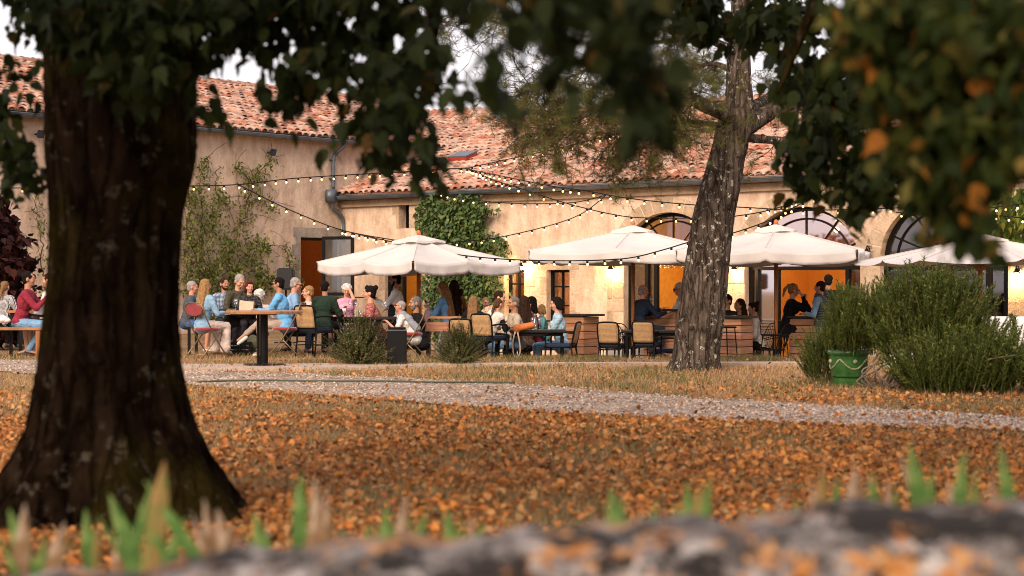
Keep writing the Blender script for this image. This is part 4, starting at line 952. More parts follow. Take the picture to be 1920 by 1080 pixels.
# ================================================================= PLANTS
def wall_plants():
    # dense ivy on the low house wall
    pc=A0+U2*tpx(868,U2); t=thing('ivy_bush','dense dark green climbing shrub clipped against the warm wall behind the first parasol','climbing plant',(pc.x,pc.y,-.5))
    loc=[];rr=random.Random(2)
    T=lambda px:tpx(px,U2)
    def inside(px,py):
        l=800+14*math.sin(py*.05)-(8 if py<480 else 0)+(30 if py>560 else 0)-(10 if 385<py<430 else 0)+(25 if 430<py<520 else 0); r=936+7*math.sin(py*.07)+(12 if py>430 else 0)-(14 if 400<py<440 else 0)-(20 if py>560 else 0)
        top=372+8*math.sin(px*.09)+ (14 if px<815 or px>925 else 0)
        return l<px<r and py>top
    while len(loc)<9000:
        px=rr.uniform(775,965); py=rr.uniform(355,680)
        if not inside(px+rr.gauss(0,5),py+rr.gauss(0,5)): continue
        p=A0+U2*T(px); z=CAMZ-(py-540)/F*p.y; e=min(1,min(px-775,965-px)/40); dp=.08+.42*rr.random()**.7*e+.07*math.sin(px*.2)*math.cos(py*.17)
        q=p-N2*dp; loc.append((q.x,q.y,z))
    N=len(loc); az=math.atan2(-N2.y,-N2.x)-PI/2
    Rm=eul(-.95+rng.normal(size=N)*.5,rng.normal(size=N)*.45,PI+az+PI/1+rng.normal(size=N)*.8)
    me=scatter('foliage',LEAF,LEAFF,loc,Rm,.06+rng.random(N)*.05)
    link('foliage',me,leafmat('ivy_leaf',[(0,(.025,.06,.012)),(.5,(.055,.105,.020)),(.88,(.095,.14,.028)),(1,(.18,.19,.04))],.2,.5),t,world=True)
    MB().tube([Vector((pc.x,pc.y,-.5))-N2*.15,Vector((pc.x,pc.y,1.2))-N2*.15,Vector((pc.x,pc.y,3.0))-N2*.1],[.05,.04,.01],n=6).build('stem',TWIG,t,world=True)
    # sparse creeper on the tall wall
    def creeper(label,stems,dens,seed,mt):
        rr=random.Random(seed); p0=A0+U1*tpx(stems[0][0][0],U1); t=thing('climbing_creeper',label,'climbing plant',(p0.x,p0.y,0)); k=MB(); loc=[]
        for st in stems:
            pts=[A0+U1*tpx(px,U1)-N1*(.05+.04*rr.random())+Vector((0,0,wz(px,py,U1))) for px,py,_ in st]
            pts=smooth_pts(pts,5); pts=[p+Vector((rr.gauss(0,.03),0,rr.gauss(0,.03))) for p in pts]; k.tube(pts,[.016*(1-.6*i/len(pts)) for i in range(len(pts))],n=5)
            sp=np.interp(np.linspace(0,1,len(pts)),np.linspace(0,1,len(st)),[q[2] for q in st])
            for p,w in zip(pts,sp):
                for _ in range(int(dens*w)):
                    off=rr.gauss(0,.16*w); loc.append((p.x+U1.x*off-N1.x*rr.random()*.22,p.y+U1.y*off-N1.y*rr.random()*.22,p.z+rr.gauss(0,.15*w)))
                if w>.2 and rr.random()<.6:
                    e=p+U1*rr.gauss(0,.35)+Vector((0,0,rr.gauss(.05,.3)))-N1*.06; k.tube([p,p.lerp(e,.5)+Vector((0,0,.05)),e],.006,n=3)
        k.build('stem',TWIG,t,world=True); N=len(loc)
        tv=[(0,0,0),(-.28,.35,.03),(0,1,-.12),(.28,.35,.03)]; me=scatter('foliage',tv,[(0,3,2,1)],loc,eul(-1.1+rng.normal(size=N)*.7,rng.normal(size=N)*.6,rng.random(N)*6.3),.06+rng.random(N)*.06)
        link('foliage',me,mt,t,world=True)
    CR=leafmat('creeper_leaf',[(0,(.06,.085,.02)),(.5,(.11,.145,.03)),(.85,(.17,.19,.045)),(1,(.28,.20,.06))],.35)
    creeper('light green creeper climbing the tall wall right of the big trunk',[[(395,640,.7),(385,560,1.2),(380,480,1.4),(375,400,1.2),(372,330,.7),(380,298,.3)],[(385,520,.9),(420,470,1.2),(445,420,.8),(440,345,.25)],[(390,540,1.2),(355,470,1.2),(350,400,1),(352,360,.6)],[(400,560,1.0),(440,500,.9),(475,455,1.0),(495,470,.5)],[(380,430,1),(410,385,.9),(400,355,.3),(404,318,.0),(415,312,.0)],[(400,610,.8),(450,560,.9),(490,520,.9),(505,540,.6)],[(350,560,1.2),(345,510,1.2),(352,450,1)],[(470,560,.9),(480,520,1),(470,480,.8)],[(395,600,1.2),(420,540,1.3),(430,500,1.2),(410,440,1.1)]],34,4,CR)
    creeper('small detached tuft of creeper near the black floodlight',[[(455,395,.5),(470,350,.8),(478,325,.8),(495,310,.7),(505,295,.3)],[(470,345,.7),(445,318,.8),(435,312,.5)],[(460,380,.3),(490,375,.9),(510,395,.6)],[(458,395,.1),(450,420,.15),(468,400,.4)]],14,8,CR)
    creeper('thin yellowish sprig beside the dark doorway',[[(545,560,.6),(542,520,.7),(540,500,.8),(534,480,.4),(532,456,.3)]],14,9,CR)
    creeper('thin vine on the wall at the left frame edge',[[(84,560,.5),(75,500,.7),(72,450,.2),(70,415,.8),(62,390,.3),(66,360,.3)]],12,10,CR)
    # dark red shrub
    t=thing('smoke_bush','dark purple leaved shrub at the left frame edge','shrub',(X(-12,32),32,0)); loc=[]; rr=random.Random(4)
    while len(loc)<3800:
        px=rr.uniform(-110,60); py=rr.uniform(362,640); w=8+62*sm((py-355)/130)*(1-.25*sm((py-560)/80))
        if abs(px+8)>w*(.8+.2*math.sin(py*.12+px*.1)): continue
        loc.append((X(px,32),32+rr.gauss(0,.35),CAMZ-(py-540)/F*32))
    N=len(loc); me=scatter('foliage',LEAF,LEAFF,loc,eul(-.6+rng.normal(size=N)*.8,rng.normal(size=N)*.6,rng.random(N)*6.3),.09+rng.random(N)*.07)
    link('foliage',me,leafmat('purple_leaf',[(0,(.012,.004,.005)),(.6,(.028,.008,.008)),(1,(.06,.018,.012))],.2),t,world=True)
    MB().tube([(0,0,0),(0,0,1.6)],[.06,.02],n=6).build('stem',TWIG,t)
    # vine at right
    D=29.5; t=thing('leafy_vine','yellow green leafy vine over the last arch at the right edge','climbing plant',(X(1890,33.5),33.5,-.5)); loc=[]
    while len(loc)<1900:
        px=rr.uniform(1825,2080); py=rr.uniform(352,470)
        if px<1850+18*math.sin(py*.1)-10*(py<430) or py>445+14*math.sin(px*.08) : continue
        DD=33.4+rr.gauss(0,.3); loc.append((X(px,DD),DD,CAMZ-(py-540)/F*DD))
    N=len(loc); me=scatter('foliage',LEAF,LEAFF,loc,eul(-1.35+rng.normal(size=N)*.35,rng.normal(size=N)*.4,rng.random(N)*6.3),np.stack([.07+rng.random(N)*.03,.12+rng.random(N)*.07,np.full(N,.1)],1))
    link('foliage',me,leafmat('vine_leaf',[(0,(.06,.10,.02)),(.5,(.12,.17,.03)),(.9,(.22,.24,.04)),(1,(.35,.28,.05))],.35),t,world=True)
    k=MB(); k.tube([(.9,.0,0),(.8,0,1.5),(.6,0,2.6),(0,0,3.0)],[.04,.035,.025,.01],n=6); k.build('stem',TWIG,t)
def sprig_t(nn,ln,w,el,seed,curve=.08):
    rr=random.Random(seed); tv=[];tf=[]
    # stem (3 sided)
    for z in (0,.5,1.0):
        for j in range(3):
            a=j*2.1; r=.012*(1-.6*z); tv.append((r*math.cos(a)+curve*z*z,r*math.sin(a),z))
    for i in range(2):
        for j in range(3): tf.append((i*3+j,i*3+(j+1)%3,i*3+3+(j+1)%3,i*3+3+j))
    for i in range(nn):
        z=.18+.82*i/nn; a=i*2.4+rr.random(); e=el+rr.gauss(0,.2); d=Vector((math.cos(a)*math.cos(e),math.sin(a)*math.cos(e),math.sin(e))); s=Vector((-math.sin(a),math.cos(a),0)); p=Vector((curve*z*z,0,z)); L=ln*(1-.4*z)*(.8+.4*rr.random()); b=len(tv)
        tv+=[tuple(p+s*w),tuple(p-s*w),tuple(p+d*L)]; tf.append((b,b+1,b+2))
    return tv,tf
def shrubs():
    RM=leafmat('rosemary',[(0,(.035,.045,.012)),(.3,(.075,.105,.022)),(.7,(.13,.165,.035)),(.9,(.20,.22,.05)),(1,(.30,.24,.11))],.25,.08)
    tv,tf=sprig_t(54,.16,.016,.75,1)
    def rosemary(label,D0,px0,base,lobes,n,seed,hmin=.22,hmax=.48,name='rosemary_bush'):
        rr=random.Random(seed); t=thing(name,label,'shrub',(X(px0,D0),D0,0)); loc=[];Rr=[];sc=[]
        s=F/D0
        for _ in range(n):
            (cx,cy,rx,ry,rd)=rr.choices(lobes,weights=[l[2]*l[3] for l in lobes])[0]
            while 1:
                v=(rr.uniform(-1,1),rr.uniform(-1,1),rr.uniform(-1,1)); L=math.sqrt(sum(q*q for q in v))
                if L<1: break
            if rr.random()<.55: f=(.75+.25*rr.random())/max(L,.2); v=tuple(q*f for q in v)
            p=Vector((X(cx,D0)+v[0]*rx/s,D0+v[1]*rd,CAMZ-(cy-540)/F*D0+v[2]*ry/s)); h=rr.uniform(hmin,hmax)*(1.35 if rr.random()<.08 else 1)
            if p.z-h*.7<-.05: p.z=h*.6
            if seed==1: p.z=max(p.z,.36+h*.5)
            out=v[0]*(.3 if seed==1 else .6); loc.append((p.x,p.y,p.z-h*.5)); Rr.append((rr.gauss(0,.16)-v[1]*.3,out+rr.gauss(0,.16),0)); sc.append(h)
        Rr=np.array(Rr); R1=eul(Rr[:,0],Rr[:,1],Rr[:,2]); R2=eul(np.zeros(n),np.zeros(n),rng.random(n)*6.3)
        me=scatter('foliage',tv,tf,loc,np.einsum('nij,njk->nik',R1,R2),np.array(sc)); link('foliage',me,RM,t,world=True)
        k=MB(); b=P(px0,base,D0)
        for i in range({1:5,4:2}.get(seed,9)):
            (cx,cy,rx,ry,rd)=rr.choice(lobes)
            if seed==1: cx=1595+rr.gauss(0,12); cy=600
            e=Vector((X(cx,D0)+rr.gauss(0,.1),D0+rr.gauss(0,.2),CAMZ-(cy-540)/F*D0)); st=Vector((b.x+rr.gauss(0,.1),D0+rr.gauss(0,.1),max(0,b.z)))
            k.tube(smooth_pts([st,st.lerp(e,.35)+Vector((rr.gauss(0,.1),0,-.03)),st.lerp(e,.7)+Vector((rr.gauss(0,.08),0,.04)),e],4),[.013*(1-.05*q) for q in range(13)],n=6)
        k.build('stem',mat('grey_stem',(.16,.12,.09),.9,var=.4),t,world=True,smooth=True)
        return t
    rosemary('tall rosemary filling the green glazed pot',19.9,1600,655,[(1612,598,60,52,.40),(1585,632,40,24,.3),(1655,632,36,34,.3),(1590,585,22,34,.25),(1640,572,38,28,.3)],720,1,.20,.36)
    rosemary('biggest rosemary bush right of the green pot, reaching up to the last parasol',19.2,1700,725,[(1720,620,62,58,.4),(1760,580,75,55,.4),(1690,570,30,50,.3),(1838,622,24,26,.3),(1790,640,52,46,.4),(1740,550,50,26,.3)],1050,2)
    rosemary('low spreading rosemary in front at the right frame edge',18.6,1800,735,[(1750,690,60,44,.4),(1830,680,75,50,.4),(1900,685,50,42,.4),(1790,720,95,18,.4),(1885,662,26,30,.3)],980,3)
    rosemary('small rosemary tuft on the ground left of the green pot',20.6,1535,690,[(1536,655,22,26,.22),(1546,688,30,20,.22),(1560,640,16,16,.2)],340,4,.14,.34)
    # bare twisted stems
    t=thing('dead_stems','bundle of bare twisted grey stems between the pot and the rosemary','shrub',(X(1655,19.6),19.6,0)); k=MB(); rr=random.Random(9)
    for i in range(15):
        x=rr.uniform(1632,1690); a=Vector((X(x,19.6),19.6+rr.gauss(0,.1),0)); b=a+Vector((rr.gauss(.1,.18),rr.gauss(0,.1),rr.uniform(.2,.4)))
        k.tube(smooth_pts([a,a.lerp(b,.4)+Vector((rr.gauss(0,.09),0,0)),b,b+Vector((rr.gauss(.05,.1),0,.1))],4),[.014,.014,.013,.013,.012,.012,.011,.01,.009,.008,.006,.005,.003],n=6)
    k.build('stem',mat('grey_stem',(.16,.12,.09),.9,var=.4),t,world=True,smooth=True)
    # pot
    pr=[(.155,0),(.165,.01),(.178,.10),(.182,.115),(.187,.11),(.186,.13),(.190,.135),(.190,.15),(.194,.155),(.212,.34),(.218,.36),(.232,.365),(.238,.385),(.232,.41),(.215,.41),(.19,.36),(.02,.35)]
    m,N,L,b,o=nodes('green_glaze'); v=mapv(N,L); c=ramp(N,L,noise(N,L,v,7,6,.7),[(.35,(.022,.085,.022)),(.6,(.05,.16,.04)),(.75,(.09,.21,.07))])
    ch=ramp(N,L,noise(N,L,v,16,5,.8),[(.655,(0,0,0)),(.68,(1,1,1))]); L.new(mixc(N,L,ch,c,(.35,.16,.08)),b.inputs['Base Color']); b.inputs['Roughness'].default_value=.28
    t=thing('glazed_pot','large green glazed earthenware pot with raised garland, holding rosemary','plant pot',(X(1591,20),20.0,0),0); MB().lathe(pr,n=48).build('pot_body',m,t,smooth=True)
    k=MB(); R_=.214
    for q in range(4):
        pts=[]
        for i in range(15):
            f=i/14; a=-PI/2-.78+q*PI/2+.15+f*PI/2*.98; z=.315-.11*math.sin(PI*f); r=.178+(z-.0)*.11; pts.append((r*math.cos(a),r*math.sin(a),z))
        k.tube(pts,[.009+.004*math.sin(i*2.1) for i in range(15)],n=6); a=-PI/2-.78+q*PI/2+.15; 
        mx=[math.cos(a+.8)*.205,math.sin(a+.8)*.205,.29]; k.lathe([(.03,-.004),(.03,.004),(.018,.012),(.001,.014)],n=12) if False else k.ell(mx,(.026,.026,.026))
    k.build('garland',mat('garland_glaze',(.20,.26,.13),.35,var=.3,vscale=25,col2=(.40,.36,.24)),t,smooth=True); MB().lathe([(.18,.33),(.185,.345),(.01,.35)],n=24).build('soil',mat('soil',(.04,.025,.015),.95),t)
    # small flowering bushes by the terrace edge
    SV=leafmat('small_leaf',[(0,(.035,.045,.012)),(.5,(.075,.085,.024)),(.86,(.12,.12,.035)),(.93,(.22,.12,.10)),(1,(.30,.18,.15))],.2)
    tv2,tf2=sprig_t(20,.10,.022,.35,5,.12)
    for (px,py,D,w,h,n,lab) in ((676,686,25.4,.40,.60,900,'rounded wispy bush left of the black ash bin'),(860,687,25.6,.37,.50,700,'rounded wispy bush right of the black ash bin')):
        rr=random.Random(px); t=thing('wispy_bush',lab,'shrub',(X(px,D),D,0),0,'small bushes along the terrace edge'); loc=[];Rr=[];sc=[]
        for _ in range(n):
            a=rr.random()*6.28; ti=abs(rr.gauss(0,.6)); ti=min(ti,1.25); L=h*(.55+.3*rr.random()+.28*math.sin(a*3+px)*math.sin(ti*5+1)+(.2 if rr.random()<.12 else 0)); r0=rr.random()*.5*L
            d=Vector((math.cos(a)*math.sin(ti),math.sin(a)*math.sin(ti),math.cos(ti))); p=d*r0+Vector((rr.gauss(0,.05),rr.gauss(0,.05),0)); p.z=max(p.z,.0)
            loc.append((p.x+t.location.x,p.y+D,p.z)); Rr.append(np.array(Vector((0,0,1)).rotation_difference(d).to_matrix()@rotM('Z',rr.random()*6.3))); sc.append((L-r0)*1.0+.08)
        me=scatter('foliage',tv2,tf2,loc,np.array(Rr),np.array(sc)); link('foliage',me,SV,t,world=True)
        k=MB()
        for i in range(10):
            a=i*.63; k.tube([(0,0,0),(.12*math.cos(a),.12*math.sin(a),.22),(.25*math.cos(a),.25*math.sin(a),.38)],[.01,.007,.004],n=4)
        k.build('stem',TWIG,t)
def foreground():
    # lichen covered stone wall close to the camera
    m,N,L,b,o=nodes('lichen_stone'); v=mapv(N,L)
    c=ramp(N,L,noise(N,L,v,8,9,.8),[(.36,(.02,.015,.012)),(.45,(.10,.085,.08)),(.54,(.33,.30,.285)),(.64,(.78,.74,.71))])
    o1=ramp(N,L,noise(N,L,v,8.5,6,.75),[(.53,(0,0,0)),(.56,(1,1,1))]); 
    c=mixc(N,L,o1,c,ramp(N,L,noise(N,L,v,30,3),[(.4,(.55,.19,.02)),(.6,(.60,.34,.15))]))
    o2=ramp(N,L,noise(N,L,mapv(N,L,scale=(1,1,1.7)),5.3,6,.75),[(.50,(0,0,0)),(.54,(1,1,1))]); c=mixc(N,L,o2,c,(.016,.012,.009))
    L.new(c,b.inputs['Base Color']); b.inputs['Roughness'].default_value=.95; bumpn(N,L,b,noise(N,L,v,18,7,.7),.03)
    xs=np.linspace(-2.6,2.6,240); prof=[(2.94,-.05),(2.93,.3),(2.93,.5),(2.93,.60),(2.95,.66),(3.0,.70),(3.08,.715),(3.2,.71),(3.28,.69),(3.33,.64),(3.34,.5),(3.34,-.05)]
    vs=[]
    for x in xs:
        top=np.interp(x,[-1.5,-.85,-.3,.1,.35,.6,.85,1.5],[-.135,-.118,-.06,-.034,-.012,.004,.007,.02])+.007*math.sin(x*9+math.sin(x*4)*2)+.005*math.sin(x*23+1)+.003*math.sin(x*61)
        for (y,z) in prof: 
            n_=.008*math.sin(x*17+z*23)+.006*math.sin(x*41+y*30)
            vs.append((x,y+n_,z+(top if z>.4 else 0)+n_*.5))
    n=len(prof); fs=[(i*n+j,(i+1)*n+j,(i+1)*n+j+1,i*n+j+1) for i in range(len(xs)-1) for j in range(n-1)]
    me=bpy.data.meshes.new('w'); me.from_pydata(vs,[],fs); tag(link('stone_wall',me,m,smooth=True),'blurred low stone wall with orange and white lichen across the bottom foreground','wall')
    # iris plants behind it
    IG=leafmat('iris_green',[(0,(.08,.17,.04)),(.5,(.13,.25,.06)),(1,(.22,.31,.09))],.35); IB=leafmat('iris_dry',[(0,(.24,.14,.07)),(.5,(.36,.22,.12)),(1,(.50,.38,.27))],.35); IY=leafmat('iris_yellow',[(0,(.22,.22,.06)),(1,(.40,.24,.09))],.35)
    S=[(5,960,'g',-25),(35,950,'b',0),(75,1010,'g',8),(150,960,'g',-10),(195,930,'g',-30),(215,1000,'b',0),(262,905,'g',-45),(300,868,'y',10),(400,960,'b',-20),(430,985,'b',20),(560,890,'g',0),(598,930,'b',12),(640,1000,'g',0),(720,950,'g',-5),(760,930,'b',10),(800,960,'g',20),(880,975,'b',-12),(955,985,'g',0),(1148,915,'g',-8),(1170,940,'g',6),(1185,985,'b',0),(1235,940,'g',12),(1250,960,'y',-8),(1292,905,'g',-6),(1318,905,'y',4),(1338,900,'g',16),(1500,940,'g',-6),(1550,868,'y',4),(1612,876,'p',3),(1645,890,'g',0),(1715,830,'g',-12),(1735,930,'b',16),(1790,905,'p',-14),(1820,840,'g',10),(1838,900,'y',0),(1885,830,'g',-14),(1900,890,'g',14),(110,985,'b',15),(340,975,'g',25),(375,940,'b',-12),(470,965,'g',-18),(500,990,'b',14),(585,900,'b',-8),(620,960,'y',16),(690,985,'g',12),(835,960,'g',-14),(905,985,'g',18),(1020,990,'b',-10),(1090,975,'g',14),(1205,965,'b',10),(1270,950,'g',-16),(1400,960,'b',8),(1430,950,'g',-12),(1475,925,'b',14),(1530,915,'b',-10),(1580,900,'g',12),(1668,900,'b',-14),(1690,915,'g',10),(1760,885,'g',16),(1870,900,'b',-12)]
    S+=[(x+random.choice((-22,-14,13,24)),y+random.uniform(12,45),random.choice('ggbgy')+'t',l+random.uniform(-18,18)) for (x,y,k_,l) in list(S)]
    groups={}
    for s_ in S: groups.setdefault(int(s_[0]//118),[]).append(s_)
    where={0:'at the left frame corner',1:'at the foot of the big trunk, left part',2:'one blade forked green and yellow',3:'with brown blades right of the big trunk',4:'a tall green and a tan blade',5:'single short green blade before the fallen leaves',6:'with three blades left of the frame centre',7:'short brown blade left of the frame centre',8:'short green blade just left of the frame centre',9:'pair of green blades right of the frame centre',10:'with green blades under the pine, left one',11:'with green and yellow blades under the pine, right one',12:'short blade between the pine and the pot',13:'with pale pinkish dry blade',14:'with a tall bright green blade below the rosemary',15:'with a bent dry blade near the right edge',16:'last one at the right frame edge'}
    for gi,bl in sorted(groups.items()):
        cx=sum(q[0] for q in bl)/len(bl); D=4.15+.12*math.sin(gi*2.)
        t=thing('iris_plant','iris leaves behind the stone wall, '+where.get(gi,'in the row'),'plant',(X(cx,D),D,0),0,'iris leaves behind the stone wall')
        for (px,py,kind,ln) in bl:
            thin=len(kind)>1; kind=kind[0]
            px+=0; tip=P(px,py,D); base=Vector((tip.x-math.tan(R(ln))*.32,D+random.gauss(0,.03),0)); k=MB(); pts=[]
            w0=random.uniform(.015,.025) if kind!='p' else .028; w0*=.5 if thin else 1; n=22; L=[];Rr=[]
            for i in range(n+1):
                f=i/n; c=base.lerp(tip,f); c.x+= .0*f; c=Vector((c.x+(-math.tan(R(ln))*.05)*math.sin(PI*f),c.y+.05*f*f,c.z)); w=w0*(1-.1*f) if f<.86 else w0*.92*max(.05,(1-((f-.86)/.14)**1.2)); L.append(c+Vector((-w,0,0))); Rr.append(c+Vector((w,.006,0)));pts.append(c+Vector((0,-.006*(1-f),0)))
            for i in range(n): k.quad(L[i],pts[i],pts[i+1],L[i+1]); k.quad(pts[i],Rr[i],Rr[i+1],pts[i+1])
            k.build('leaf',{'g':IG,'b':IB,'y':IY,'p':IB}[kind],t,world=True,smooth=True)
# ================================================================= FURNITURE
def gz(px,D): return g(X(px,D),D)
def place(px,D,z=None): 
    x=X(px,D); return (x,D,g(x,D) if z is None else z)
PROTO={}
def inst(key,mk,loc,face,label,group,sc=1):
    if key not in PROTO: PROTO[key]=mk(); o=PROTO[key]
    else: o=copy_tree(PROTO[key])
    o.location=loc; o.rotation_euler=(0,0,R(face-90)); o['label']=label; o['group']=group; o.scale=(sc*(.86 if key=='cane' else 1),sc,sc)
    return o
def mk_cane():
    t=thing('cane_armchair','','chair')
    MB().box((0,0.02,.44),(.46,.46,.06),bev=.02).build('seat',NAVYSEAT,t,smooth=False)
    k=MB(); k.tube([(-.23,-.2,.40),(.23,-.2,.40),(.23,.24,.40),(-.23,.24,.40)],.016,n=8,closed=True); k.build('seat_frame',BLACK,t,smooth=True)
    k=MB(); pts=[(-.2,-.22,.42),(-.215,-.26,.62),(-.21,-.29,.76),(-.17,-.305,.815),(0,-.315,.825),(.17,-.305,.815),(.21,-.29,.76),(.215,-.26,.62),(.2,-.22,.42)]
    k.tube(smooth_pts(pts,4),.016,n=8); k.tube([(-.205,-.235,.47),(.205,-.235,.47)],.012,n=6); k.build('back_frame',BLACK,t,smooth=True)
    k=MB(); n=8
    for i in range(n):
        f0,f1=i/n,(i+1)/n
        def q(f,a): z=.475+f*.33; y=-.237-.078*f-.012*math.sin(PI*a*1); w=.196*(1 if f<.85 else 1-.10*((f-.85)/.15)**2); return Vector(((a*2-1)*w,y,z))
        for j in range(6): k.quad(q(f0,j/6),q(f0,(j+1)/6),q(f1,(j+1)/6),q(f1,j/6))
    c=k.build('backrest',CANE,t,smooth=True,weld=True); c.modifiers.new('s','SOLIDIFY').thickness=.012
    for s in (-1,1):
        MB().tube(smooth_pts([(s*.215,-.25,.64),(s*.25,-.1,.655),(s*.26,.1,.655),(s*.255,.19,.63),(s*.235,.22,.56),(s*.225,.22,.42)],4),.014,n=8).build('armrest',BLACK,t,smooth=True)
        MB().tube([(s*.22,.22,.42),(s*.225,.235,0)],[.018,.013],n=8).build('leg',BLACK,t,smooth=True)
        MB().tube([(s*.205,-.21,.44),(s*.215,-.27,0)],[.018,.013],n=8).build('leg',BLACK,t,smooth=True)
    k=MB()
    for s in (-1,1): k.tube([(s*.215,-.25,.20),(s*.222,.23,.20)],.010,n=6)
    k.tube([(-.22,.0,.20),(.22,.0,.20)],.010,n=6); k.tube([(-.21,-.24,.26),(.21,-.24,.26)],.010,n=6); k.build('stretcher',BLACK,t)
    return t
def mk_fold():
    t=thing('folding_chair','','chair')
    k=MB(); MB().lathe([(.2,-.02),(.215,-.005),(.215,.015),(.19,.03),(.02,.035)],c=(0,.03,.45),n=24,sy=.95).build('seat',REDV,t,smooth=True)
    k=MB(); n=14; f=[]
    for s in (0,1):
        for i in range(n):
            a=2*PI*i/n; f.append(Vector((.20*math.cos(a)*(1 if math.sin(a)>0 else .95),-.235-.03*(1-math.cos(a)**2)*0-(.02 if s else 0)-.04*math.sin(a)*.4,.76+.095*math.sin(a))))
    k.add(f,[tuple(range(n)),tuple(range(2*n-1,n-1,-1))]+[(i,(i+1)%n,n+(i+1)%n,n+i) for i in range(n)]); k.build('backrest',REDV,t)
    k=MB()
    for s in (-1,1): k.tube(smooth_pts([(s*.21,.27,.0),(s*.215,.0,.33),(s*.21,-.21,.68),(s*.20,-.25,.80),(s*.14,-.268,.862)],3),.011,n=7)
    k.tube([(-.14,-.268,.862),(.14,-.268,.862)],.011,n=7); k.tube([(-.21,.2,.09),(.21,.2,.09)],.008,n=6); k.build('front_frame',GOLDM,t,smooth=True)
    k=MB()
    for s in (-1,1): k.tube([(s*.19,-.27,.0),(s*.195,.17,.44)],.011,n=7)
    k.tube([(-.19,-.22,.06),(.19,-.22,.06)],.008,n=6); k.build('rear_frame',GOLDM,t,smooth=True)
    return t
def mk_wire():
    t=thing('wire_chair','','chair'); k=MB()
    k.tube([(.2*math.cos(i*PI/8),.2*math.sin(i*PI/8),.45) for i in range(16)],.01,n=6,closed=True)
    for i in range(-3,4): k.tube([(i*.05,-math.sqrt(.04-(i*.05)**2),.45),(i*.05,math.sqrt(.04-(i*.05)**2),.45)],.005,n=4)
    k.build('seat',BLACK,t)
    k=MB(); k.tube(smooth_pts([(-.18,-.12,.45),(-.2,-.2,.7),(-.12,-.25,.86),(0,-.26,.90),(.12,-.25,.86),(.2,-.2,.7),(.18,-.12,.45)],4),.009,n=6)
    for i in range(5): a=-.12+i*.06; k.tube(smooth_pts([(a*.8,-.16,.46),(a*1.3,-.22,.66),(a,-.25,.86-abs(a)*.3)],3),.005,n=4)
    k.tube(smooth_pts([(-.23,.08,.62),(-.2,-.18,.68),(0,-.25,.70),(.2,-.18,.68),(.23,.08,.62),(.2,.1,.46)],4),.007,n=5); k.build('backrest',BLACK,t)
    for a in (.8,2.3,3.9,5.5): MB().tube([(.18*math.cos(a),.18*math.sin(a),.45),(.22*math.cos(a),.22*math.sin(a),.0)],.010,n=6).build('leg',BLACK,t)
    k=MB(); k.tube([(.205*math.cos(i*PI/6),.205*math.sin(i*PI/6),.2) for i in range(12)],.006,n=4,closed=True); k.build('stretcher',BLACK,t); return t
def mk_stool():
    t=thing('bar_stool','','bar stool'); MB().box((0,0,.75),(.36,.34,.03),bev=.01).build('seat',BLACK,t)
    for sx in (-1,1):
        for sy in (-1,1): MB().tube([(sx*.15,sy*.14,.74),(sx*.2,sy*.19,0)],.011,n=6).build('leg',BLACK,t)
    k=MB(); k.tube([(-.19,-.18,.25),(.19,-.18,.25),(.19,.18,.25),(-.19,.18,.25)],.009,n=6,closed=True); k.build('footrest',BLACK,t)
    k=MB(); k.tube([(-.17,-.16,.75),(-.17,-.19,1.0),(.17,-.19,1.0),(.17,-.16,.75)],.009,n=6)
    for z in (.85,.9,.95): k.tube([(-.17,-.18,z),(.17,-.18,z)],.004,n=4)
    k.build('backrest',BLACK,t); return t
def table(px,D,w,d,rz,h,label,top=DARKTOP,name='dining_table'):
    t=thing(name,label,'table',place(px,D),R(rz)); MB().box((0,0,h-.02),(w,d,.04),bev=.006).build('tabletop',top,t)
    MB().box((0,0,h-.07),(w-.1,d-.1,.06)).build('apron',BLACK,t)
    for sx in (-1,1):
        for sy in (-1,1): MB().box((sx*(w/2-.06),sy*(d/2-.06),(h-.1)/2),(.045,.045,h-.1)).build('leg',BLACK,t)
    return t
def counter(px,D,w,d,rz,h,label):
    t=thing('bar_counter',label,'bar counter',place(px,D),R(rz)); n=8; bh=(h-.04)/n; k=MB()
    for i in range(n): k.box((0,0,bh*(i+.5)),(w,d,bh-.012),bev=.004)
    k.build('plank_cladding',PLANK,t); MB().box((0,0,(h-.04)/2),(w-.03,d-.03,h-.05)).build('core',BLACK,t)
    MB().box((.03,0,h-.018),(w+.14,d+.10,.036),bev=.004).build('countertop',DARKTOP,t); return t
GLP=[]
def wineglass(p,label,wine=None,sc=1):
    if not GLP:
        t=thing('wine_glass','','wine glass'); MB().lathe([(.033,0),(.033,.003),(.005,.008),(.004,.09),(.02,.10),(.038,.13),(.041,.16),(.032,.205),(.030,.205),(.038,.16),(.035,.133),(.002,.108)],n=16).build('bowl',GLASS,t,smooth=True); GLP.append(t)
    else: t=copy_tree(GLP[0])
    t.location=p; t['label']=label; t['group']='glasses on the tables'; return t
